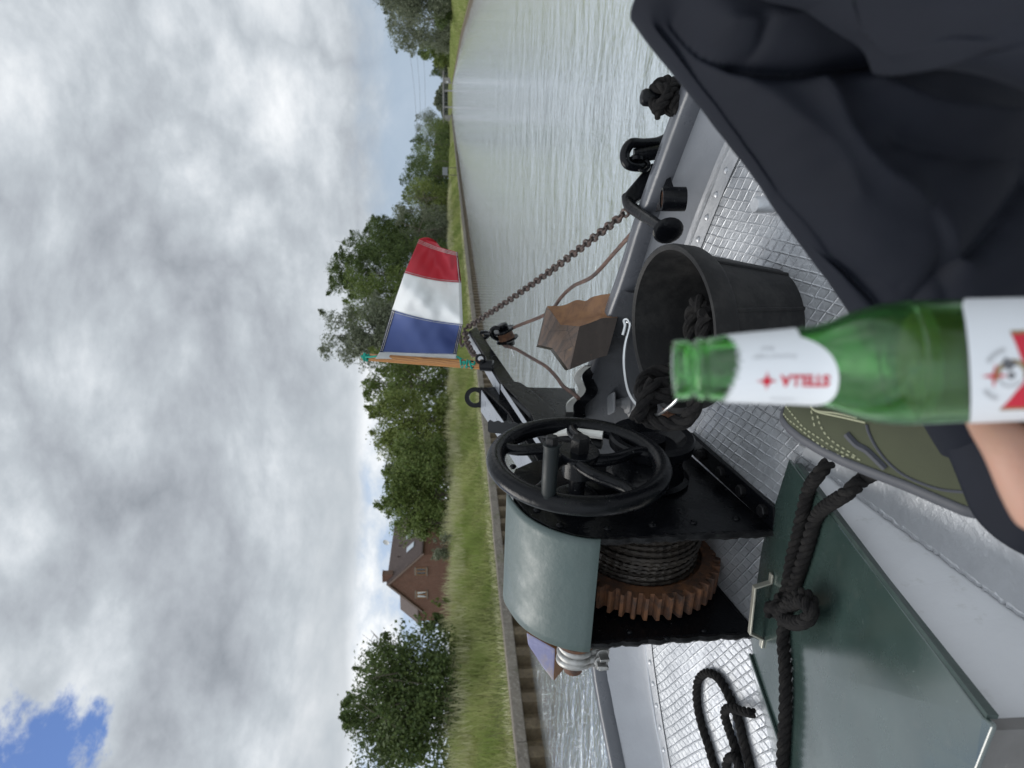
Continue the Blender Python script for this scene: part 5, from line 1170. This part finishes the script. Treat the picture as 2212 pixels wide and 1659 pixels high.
# ------------------------------------------------------------------ beer bottle held near the lens
bt = thing('beer_bottle', 'open green glass beer bottle with white neck and body labels held in a hand', 'bottle')
BLp = dep(1454, 800, .335); BBp = dep(2050, 781, .317)
aD = nrm(BBp - BLp); PXM = np.linalg.norm(BBp - BLp) / 598.0
T_ = lambda x: (x - 1452) * PXM
prof_o = [(T_(1452), .0118), (T_(1454), .0129), (T_(1462), .0133), (T_(1484), .0133), (T_(1490), .0124), (T_(1500), .0124), (T_(1505), .0137), (T_(1518), .0140), (T_(1526), .0134), (T_(1540), .0143), (T_(1580), .0150), (T_(1640), .0159), (T_(1700), .0168), (T_(1750), .0178), (T_(1785), .0192), (T_(1815), .0214), (T_(1845), .0240), (T_(1875), .0260), (T_(1910), .0277), (T_(1950), .0287), (T_(2000), .0291), (T_(2350), .0291), (T_(2380), .028), (T_(2392), .024)]
def dax(t): return .335 + (.317 - .335) * (t / PXM) / 598
prof_o = [(t, r * dax(t) / (.3125 + .023 * (t / PXM) / 598)) for t, r in prof_o]
po = spline([(t, r, 0) for t, r in prof_o], 140)[:, :2]
m = MT('green_bottle_glass', (.38, .82, .35), .06, 0, .5); m.set('Transmission Weight', .98); m.set('IOR', 1.5); m.rough(m.rng(m.noise(60, 5, .6), .4, .65, .04, .22)); M_bg = m.m
m = MT('beer', (.20, .085, .0004), .05, 0, .3); m.set('Transmission Weight', .18); m.set('IOR', 1.34); M_beer = m.m
mb = MB(); inner = [(t, max(r - .0026, .004)) for t, r in po if t < T_(2380)]
mb.lathe([(0.0006, .0100)] + [(float(t), float(r)) for t, r in po] + [(T_(2392), .001)], BLp, aD, 64, caps=False)
mb.lathe([(0.0006, .0100)] + [(t, r) for t, r in inner[4:]] + [(T_(2378), .001)], BLp, aD, 64, caps=False)
gl = mb.build('glass', M_bg, bt, angle=60)
tl = T_(1985); liq = [(tl, .001)] + [(tl, float(np.interp(tl, po[:, 0], po[:, 1])) - .0027)] + [(float(t), float(r) - .0027) for t, r in po if tl < t < T_(2370)] + [(T_(2372), .001)]
mb = MB(); mb.lathe(liq, BLp, aD, 64, caps=False); mb.build('beer', M_beer, bt, angle=60)
# frame on the bottle: angle 0 faces the lens
toC = nrm(C0 - (BLp + BBp) / 2); toC = nrm(toC - aD * (toC @ aD)); lat = np.cross(aD, toC); 
if lat @ rt < 0: lat = -lat         # lat points to the right of the upright picture
def Rat(t): return float(np.interp(t, po[:, 0], po[:, 1]))
def bot(t, th, off=.0003): return BLp + aD * t + (toC * math.cos(th) + lat * math.sin(th)) * (Rat(t) + off)
M_lab = MT('white_paper_label', (.66, .68, .71), .5, 0, .3).m; M_red = MT('red_print', (.50, .012, .035), .5).m; M_gry = MT('grey_print', (.42, .43, .45), .6).m; M_gold = MT('brown_gold_print', (.24, .17, .075), .5).m; M_dgry = MT('dark_grey_print', (.10, .10, .11), .6).m
def TF(x, th=0.0):  # axial distance of the front-surface point that shows at sideways pixel x
    lo, hi = 0.0, T_(2390)
    for _ in range(40):
        md = (lo + hi) / 2
        if proj(bot(md, th))[0] < x: lo = md
        else: hi = md
    return (lo + hi) / 2
def label(name, ta, tb, th0, th1, par, nt_=26, nth=60):
    mb = MB(); mb.grid(np.array([[bot(ta(th) + (tb(th) - ta(th)) * k / (nt_ - 1), th) for k in range(nt_)] for th in np.linspace(th0, th1, nth)])); return mb.build(name, M_lab, par)
thc = -.42
def nb(th): q = (th - thc) / 1.25; return TF(1813) - (TF(1813) - TF(1738)) * min(1, abs(q)) ** 2.4
teeth = lambda th: TF(1598) + .0012 * math.sin(th * 41) + .0010 * math.sin(th * 67 + 1) - .0055 * math.cos(th - 1.9) ** 2
nl_ = label('neck_label', teeth, nb, -2.0, 2.0, bt, 24, 160)
TB0 = TF(2094)
bl_ = label('body_label', lambda th: TB0 + .010 * (1 - math.cos(th)) - .0011 * th + (.006 * max(0, th - 1.0)), lambda th: T_(2340), -2.1, 1.45, bt, 8, 80)
def wrap2(name, pts, faces, t0, th0, mat, par, off=.0006):
    """pts: (a along the axis towards the mouth, b to the left) in metres, wrapped on the glass at t0, th0"""
    V = [bot(t0 - a, th0 - b / Rat(t0 - a), off) for a, b in pts]; mb = MB(); mb.add(V, faces); return mb.build(name, mat, par, smooth=False, recalc=False)
def text(name, body, size, t0, th0, mat, par, bold=0.0, sx=1.0):
    """reads from the base towards the mouth; t0 = where the first letter starts"""
    cu = bpy.data.curves.new('lettering', 'FONT'); cu.body = body; cu.size = size; cu.offset = bold; cu.align_y = 'CENTER'
    ob = bpy.data.objects.new('lettering', cu); COL.objects.link(ob); bpy.context.view_layer.update()
    me = bpy.data.meshes.new_from_object(ob.evaluated_get(bpy.context.evaluated_depsgraph_get()))
    V = [(v.co.x * sx, v.co.y) for v in me.vertices]; Fs = [tuple(p.vertices) for p in me.polygons]
    COL.objects.unlink(ob); bpy.data.objects.remove(ob); bpy.data.curves.remove(cu); bpy.data.meshes.remove(me)
    return wrap2(name, V, Fs, t0, th0, mat, par)
def th_of(px_y, t):  # angle round the bottle of the surface point that shows at sideways pixel y
    lo, hi = -1.5, 1.5
    for _ in range(40):
        md = (lo + hi) / 2
        if proj(bot(t, md))[1] > px_y: lo = md
        else: hi = md
    return (lo + hi) / 2
text('lettering', 'STELLA', .0071, TF(1793), th_of(821, TF(1740)), M_red, nl_, .0003, .87)
def star(name, t0, th0, R, r, mat, par, n=4):
    pts = [(0, 0)]; 
    for i in range(2 * n): a = math.pi * i / n; q = (R if i % 2 == 0 else r) * (1.0 if i % 4 else 1.0); pts.append((q * math.cos(a), q * math.sin(a)))
    return wrap2(name, pts, [(0, i, i % (2 * n) + 1) for i in range(1, 2 * n + 1)], t0, th0, mat, par)
star('star', TF(1657), th_of(823, TF(1657)), .0046, .0011, M_red, nl_); star('star', TF(1657), th_of(823, TF(1657)), .0022, .0017, M_red, nl_, 6)
text('lettering', 'Premium Lager', .0030, TF(1722), th_of(770, TF(1690)), M_gry, nl_); text('lettering', 'Beer', .0030, TF(1675), th_of(754, TF(1650)), M_gry, nl_); text('lettering', 'Premium', .0028, TF(1722), th_of(861, TF(1690)), M_gry, nl_)
star('star', TF(2150), th_of(812, TF(2150)), .0052, .0013, M_red, bl_)
tr_, thr = TF(2186), th_of(811, TF(2186))
def ringpts(r0, r1, a0, a1, n=20):
    P = []; 
    for i in range(n + 1):
        a = a0 + (a1 - a0) * i / n; P += [(r0 * math.cos(a), r0 * math.sin(a)), (r1 * math.cos(a), r1 * math.sin(a))]
    return P, [(2 * i, 2 * i + 1, 2 * i + 3, 2 * i + 2) for i in range(n)]
for r0, r1, a0, a1, mt in ((.0046, .0066, -3.4, .3, M_gold), (.0040, .0050, .4, 2.6, M_gry), (.0100, .0118, .55, 1.25, M_gry), (.0100, .0118, -1.35, -.55, M_gry), (.000, .0014, 0, 6.28, M_dgry)):
    p_, f_ = ringpts(r0, r1, a0, a1); wrap2('emblem', p_, f_, tr_, thr, mt, bl_)
wrap2('emblem', [(-.002, -.005), (.003, -.0075), (.004, -.004), (.001, -.002)], [(0, 1, 2, 3)], tr_, thr, M_dgry, bl_, .0008)
px2 = lambda x, y: (-(x - 2186) * PXM, (y - 811) * PXM)
def band(name, ylo, yhi, xl, xr, mat, off, n=24):
    V = []; Fs = []
    for i in range(n + 1):
        y_ = ylo + (yhi - ylo) * i / n; V += [px2(xl(y_), y_), px2(xl(y_) * .5 + xr * .5, y_), px2(xr, y_)]
    for i in range(n): Fs += [(3 * i, 3 * i + 1, 3 * i + 4, 3 * i + 3), (3 * i + 1, 3 * i + 2, 3 * i + 5, 3 * i + 4)]
    wrap2(name, V, Fs, tr_, thr, mat, bl_, off)
xl_ = lambda y: float(np.interp(y, [727, 770, 800, 825, 845, 889], [2190, 2200, 2212, 2212, 2200, 2184]))
band('cartouche', 727, 889, xl_, 2330, M_red, .0005); band('cartouche', 719, 727, lambda y: 2190, 2330, M_gold, .0005, 4); band('cartouche', 889, 897, lambda y: 2184, 2330, M_gold, .0005, 4)

# ------------------------------------------------------------------ the photographer: crossed leg, shoe and hand
pe = thing('person', 'seated person in dark navy trousers and an olive canvas shoe, holding the bottle', 'person')
m = MT('navy_trouser_cloth', (.0042, .0056, .0108), .75, 0, .2); m.bump(m.noise(900, 2), .0006, .5); m.mix(m.rng(m.noise(14, 4), .4, .7, 0, .5), (.0065, .0085, .0155)); M_tr = m.m
def clothtube(cen, ai, di, axis_n, nu=260, nv=240, fold=None):
    """cen(u) centre, ai in-picture half width along side vector, di half depth"""
    A = []
    for u in np.linspace(0, 1, nu):
        c = cen(u); side, depv = axis_n(u); row = []
        for th in np.linspace(0, 2 * np.pi, nv):
            f = 1 + (fold(u, th) if fold else 0)
            row.append(c + side * (ai(u) * math.cos(th) * f) + depv * (di(u) * math.sin(th) * f))
        A.append(row)
    return np.array(A)
K0 = dep(1669, -226, .50); K1 = dep(2191, 877, .66)
legd = nrm(K1 - K0); sdv = nrm(np.cross(legd, fw)); 
if sdv @ dn > 0: sdv = -sdv          # towards the shin edge (up and left in the picture)
def gs_(x, w_): return math.exp(-(x / w_) ** 2)
def foldc(u, th):
    # th = 0 shin edge, pi/2 away from lens, -pi/2 towards the lens
    w_ = th - 2 * np.pi if th > np.pi else th
    e_ = 1 - .9 * gs_(w_, .45)
    f = .016 * e_ * math.sin(2 * np.pi * (u * 1.6 + w_ * .55)) + .006 * e_ * math.sin(2 * np.pi * (u * 5.2 - w_ * .9) + 1)
    return f
A = clothtube(lambda u: K0 + (K1 - K0) * u - fw * .018 * math.sin(math.pi * u), lambda u: .125 + (.078 - .125) * u, lambda u: .095 + (.062 - .095) * u, lambda u: (sdv, fw), fold=foldc)
CREASE = [([(1440, 30), (1500, 110), (1590, 235), (1700, 380), (1810, 510), (1900, 620), (1960, 690)], 30, -.026), ([(1470, 10), (1540, 92), (1640, 135), (1760, 138), (1900, 118), (2050, 105), (2240, 50)], 22, -.030),
 ([(1780, 170), (1830, 290), (1900, 370), (2000, 440), (2090, 560)], 34, .013), ([(1690, 420), (1770, 520), (1870, 575), (1960, 610)], 34, -.012), ([(1990, 650), (2060, 570), (2130, 520), (2230, 390)], 26, -.018),
 ([(1860, 0), (1920, 55), (1985, 75), (2080, 40), (2230, 20)], 24, -.022), ([(1580, 60), (1720, 45), (1860, -20)], 46, .014), ([(2010, 450), (2050, 560), (2060, 660)], 24, -.010), ([(1620, 190), (1720, 260), (1800, 330), (1850, 420)], 40, .010),
 ([(1900, 180), (2030, 230), (2212, 250)], 40, .012), ([(1950, 300), (2080, 330), (2230, 340)], 30, -.010), ([(1650, 60), (1640, 100), (1600, 125)], 14, -.012)]
_cp = [(resamp(spline([(x, y, 0) for x, y in P_], 60), 8)[0][:, :2], w_, d_) for P_, w_, d_ in CREASE]
def carve(A):
    sh = A.shape; V = A.reshape(-1, 3); q = V - C0; dd = q @ fw; px_ = np.c_[CX + F * (q @ dn) / dd, CY - F * (q @ rt) / dd]
    off = np.zeros(len(V))
    for P_, w_, d_ in _cp:
        d2 = np.sqrt(((px_[:, None, :] - P_[None]) ** 2).sum(2).min(1)); off += d_ * np.exp(-(d2 / w_) ** 1.25) * .8
    off += .0007 * np.sin(px_[:, 0] * .045 + np.sin(px_[:, 1] * .02) * 2) * np.sin(px_[:, 1] * .05)
    nearside = np.zeros(sh[:2]); nearside[:, :] = 1
    return (V - np.outer(off, fw)).reshape(sh)
A = carve(A)
mb = MB(); mb.grid(A)
T0 = dep(2760, -130, .27)
thd = nrm(T0 - K0); sd2 = nrm(np.cross(thd, fw)); sd2 = sd2 if sd2 @ rt < 0 else -sd2
def foldt(u, th):
    w_ = th - 2 * np.pi if th > np.pi else th
    return .02 * math.sin(2 * np.pi * (u * 1.6 + w_ * .5))
A2 = clothtube(lambda u: K0 + (T0 - K0) * u + (-.03 * (1 - u)) * fw, lambda u: .100 - .005 * u, lambda u: .088 - .01 * u, lambda u: (sd2, fw), fold=foldt)
A2 = carve(A2); mb.grid(A2)
trs = mb.build('trousers', M_tr, pe, angle=180)
# trouser hem falling over the shoe heel
HP = [(2010, 915), (2040, 985), (2088, 1075), (2130, 1140), (2186, 1188), (2290, 1230)]
mb = MB(); rows = []
hem = spline([dep(x, y, d) for (x, y), d in zip(HP, (.66, .655, .645, .635, .625, .62))], 40)
bk_ = spline([dep(x, y, d) for (x, y), d in zip([(2090, 850), (2130, 920), (2160, 1000), (2200, 1060), (2250, 1100), (2330, 1130)], (.62, .61, .605, .60, .60, .6))], 40)
for k in np.linspace(0, 1, 16):
    rows.append(hem + (bk_ - hem) * k - fw[None] * (.012 * math.sin(math.pi * k)) - fw[None] * (.006 * np.sin(np.linspace(0, 9, len(hem)) + 3 * k))[:, None])
mb.grid(np.array(rows)); o = mb.build('trouser_hem', M_tr, trs); o.modifiers.new('thickness', 'SOLIDIFY').thickness = .003
# shoe: sections from toe to heel; sole normal points down-left in the picture
m = MT('olive_canvas', (.050, .055, .033), .8, 0, .2); m.bump(m.noise(600, 3), .0006, .6); m.mix(m.rng(m.noise(18, 5), .4, .7, 0, .6), (.040, .044, .028)); M_ol = m.m
M_sole = MT('slate_rubber_sole', (.045, .047, .056), .6).m; M_stit = MT('cream_stitching', (.27, .275, .18), .8).m; M_pipe = MT('navy_piping', (.035, .038, .048), .7).m
TOEc = dep(1722, 872, .90); HEEc = dep(2170, 1085, .70)
fx = nrm(HEEc - TOEc); LSH = np.linalg.norm(HEEc - TOEc)
upv = nrm(-fw * .55 + rt * .62 - dn * .10); upv = nrm(upv - fx * (upv @ fx)); sv = np.cross(fx, upv)
if sv @ dn > 0: sv = -sv             # sv: towards the picture's upper side of the shoe
SECT = [(-.02, .001, .001, .0), (0, .022, .018, .0), (.04, .036, .030, .0), (.10, .044, .040, .002), (.20, .050, .050, .004), (.32, .052, .060, .006), (.45, .050, .074, .008), (.58, .045, .088, .010), (.70, .040, .098, .010), (.82, .037, .104, .008), (.93, .034, .100, .004), (1.0, .026, .09, .0), (1.03, .006, .06, .0)]
def ssec(u):
    c = np.array(SECT); return [float(np.interp(u, c[:, 0], c[:, k])) for k in (1, 2, 3)]
SU = spline([(s_[0], s_[1], s_[2]) for s_ in SECT], 72)
def shoept(u, a, off=0.0):
    """a: 0 outer sole edge .. pi inner sole edge over the top"""
    hw_, hh, _ = ssec(u); q = abs(math.cos(a)) ** .8 * (1 if math.cos(a) > 0 else -1); z = abs(math.sin(a)) ** .75
    return TOEc + fx * (u * LSH) - sv * (q * (hw_ + off)) + upv * (z * (hh + off))
mb = MB(); us = np.r_[np.linspace(-.018, .06, 12), np.linspace(.07, 1.03, 50)]
mb.grid(np.array([[shoept(u, a) for a in np.linspace(0, math.pi, 40)] for u in us])); shoe = mb.build('shoe', M_ol, pe, angle=80)
mb = MB(); prof_s = [(0, .006), (.004, .006), (.005, -.002), (.004, -.012), (-.004, -.022), (-.03, -.024)]
def solept(u, side, o_, z_):
    hw_, hh, _ = ssec(u); return TOEc + fx * (u * LSH) + sv * (side * (hw_ + o_)) + upv * z_
ring = [(u, -1) for u in np.linspace(1.03, -.015, 50)] + [(u, 1) for u in np.linspace(-.015, 1.03, 50)]
A = []
for o_, z_ in [(.0005, .006), (.0025, .005), (.0035, .0), (.002, -.007), (-.005, -.012)]:
    A.append([solept(u, s_, o_, z_) - fx * (o_ if u < .05 else 0) for u, s_ in ring])
mb.grid(np.array(A)); mb.add([p for p in A[-1]], [tuple(range(len(ring)))]); mb.build('sole', M_sole, shoe, angle=60)
from mathutils.bvhtree import BVHTree
_sm = shoe.data; _bvh = BVHTree.FromPolygons([tuple(v.co) for v in _sm.vertices], [tuple(p.vertices) for p in _sm.polygons])
def oncanvas(P):
    outp = []
    for x, y, z in spline([(a_, b_, 0) for a_, b_ in P], 90):
        loc, nn, _i, _d = _bvh.ray_cast(Vector(C0), Vector(nrm(ray(*ZS(x, y)))))
        if loc is not None: outp.append(np.array(loc) - fw * .0006)
    return np.array(outp)
def stitch(P, r=.0011, dash=True, mat=None, name='stitching'):
    Q = oncanvas(P)
    if len(Q) < 4: return
    mb = MB(); Q, _ = resamp(Q, .0016)
    if dash:
        for i in range(0, len(Q) - 2, 4): mb.tube(Q[i:i + 3], r, 5)
    else: mb.tube(Q, r, 6)
    mb.build(name, mat or M_stit, shoe)
stitch([(240, 265), (300, 350), (400, 430), (520, 530), (640, 610), (760, 660)]); stitch([(290, 255), (360, 340), (440, 430), (560, 510), (680, 590), (800, 650), (900, 690)])
stitch([(495, 290), (510, 360), (530, 450)]); stitch([(545, 330), (565, 400), (620, 490), (700, 560), (800, 620), (880, 680)])
stitch([(490, 255), (540, 290), (700, 310), (860, 350)], .0012, False); stitch([(500, 272), (560, 302), (760, 345), (930, 385)], .0012, False)
stitch([(940, 400), (960, 470), (1010, 570), (1100, 690), (1230, 800), (1400, 880), (1580, 930), (1800, 945)], .0017, False, M_pipe, 'piping')
stitch([(780, 475), (860, 560), (940, 605), (1010, 670), (1090, 750)], .0042, False, M_pipe, 'side_stripe')
# hand: one skinned surface, fingers wrapped behind the bottle
m = MT('skin', (.36, .21, .155), .55, 0, .35); m.set('Subsurface Weight', .15); m.set('Subsurface Radius', (.010, .004, .002)); m.set('Subsurface Scale', .6); m.mix(m.rng(m.noise(40, 5), .4, .7, 0, .6), (.38, .185, .135)).bump(m.noise(260, 4), .0008, .5); M_skin = m.m
def bpt(x, th, off): return bot(T_(x), th, off)
verts = []; edges = []; rad = []
def chain(pts, rs, root=None):
    prev = root
    for p, r in zip(pts, rs):
        verts.append(tuple(p)); rad.append(r); i = len(verts) - 1
        if prev is not None: edges.append((prev, i))
        prev = i
    return prev
LFT = -math.pi / 2
wrist = bpt(2760, LFT - .2, .055); palm = bpt(2500, LFT - .15, .050); pal2 = bpt(2360, LFT - .12, .052)
w0 = chain([wrist + (wrist - palm) * 1.2], [.030]); w1 = chain([wrist], [.028], w0); p1 = chain([palm], [.027], w1); p2 = chain([pal2], [.022], p1)
fx_ = [(2182, .0102, .70), (2290, .0106, .74), (2395, .0100, .70), (2490, .0088, .6)]
for xf, r_, ln_ in fx_:
    k0 = bpt(xf + 75, LFT - .12, .042); rt_i = chain([k0], [r_ * 1.6], p2 if xf < 2350 else p1)
    ths = [LFT - .30 * ln_, LFT - 1.05 * ln_, LFT - 1.75 * ln_, LFT - 2.35 * ln_, LFT - 2.7 * ln_]
    chain([bpt(xf + 6, t_, r_ + .0022) for t_ in ths], [r_ * 1.12, r_, r_ * .98, r_ * .92, r_ * .78], rt_i)
tb = chain([bpt(2420, LFT + .35, .024)], [.017], p1); chain([bpt(2340, LFT + .75, .0155), bpt(2300, LFT + 1.3, .012), bpt(2285, LFT + 1.75, .0105)], [.0135, .0115, .0085], tb)
me = bpy.data.meshes.new('hand'); me.from_pydata(verts, edges, []); ho = bpy.data.objects.new('hand', me); COL.objects.link(ho)
sk = ho.modifiers.new('skin', 'SKIN'); sk.use_smooth_shade = True; ss_ = ho.modifiers.new('subdivision', 'SUBSURF'); ss_.levels = 2; ss_.render_levels = 2
for i, r_ in enumerate(rad): me.skin_vertices[0].data[i].radius = (r_, r_)
me.skin_vertices[0].data[1].use_root = True
bpy.context.view_layer.update()
hm_ = bpy.data.meshes.new_from_object(ho.evaluated_get(bpy.context.evaluated_depsgraph_get())); bpy.data.objects.remove(ho)
hm_.materials.clear(); hm_.materials.append(M_skin); hm_.polygons.foreach_set('use_smooth', [True] * len(hm_.polygons))
ho = bpy.data.objects.new('hand', hm_); COL.objects.link(ho); ho.parent = pe
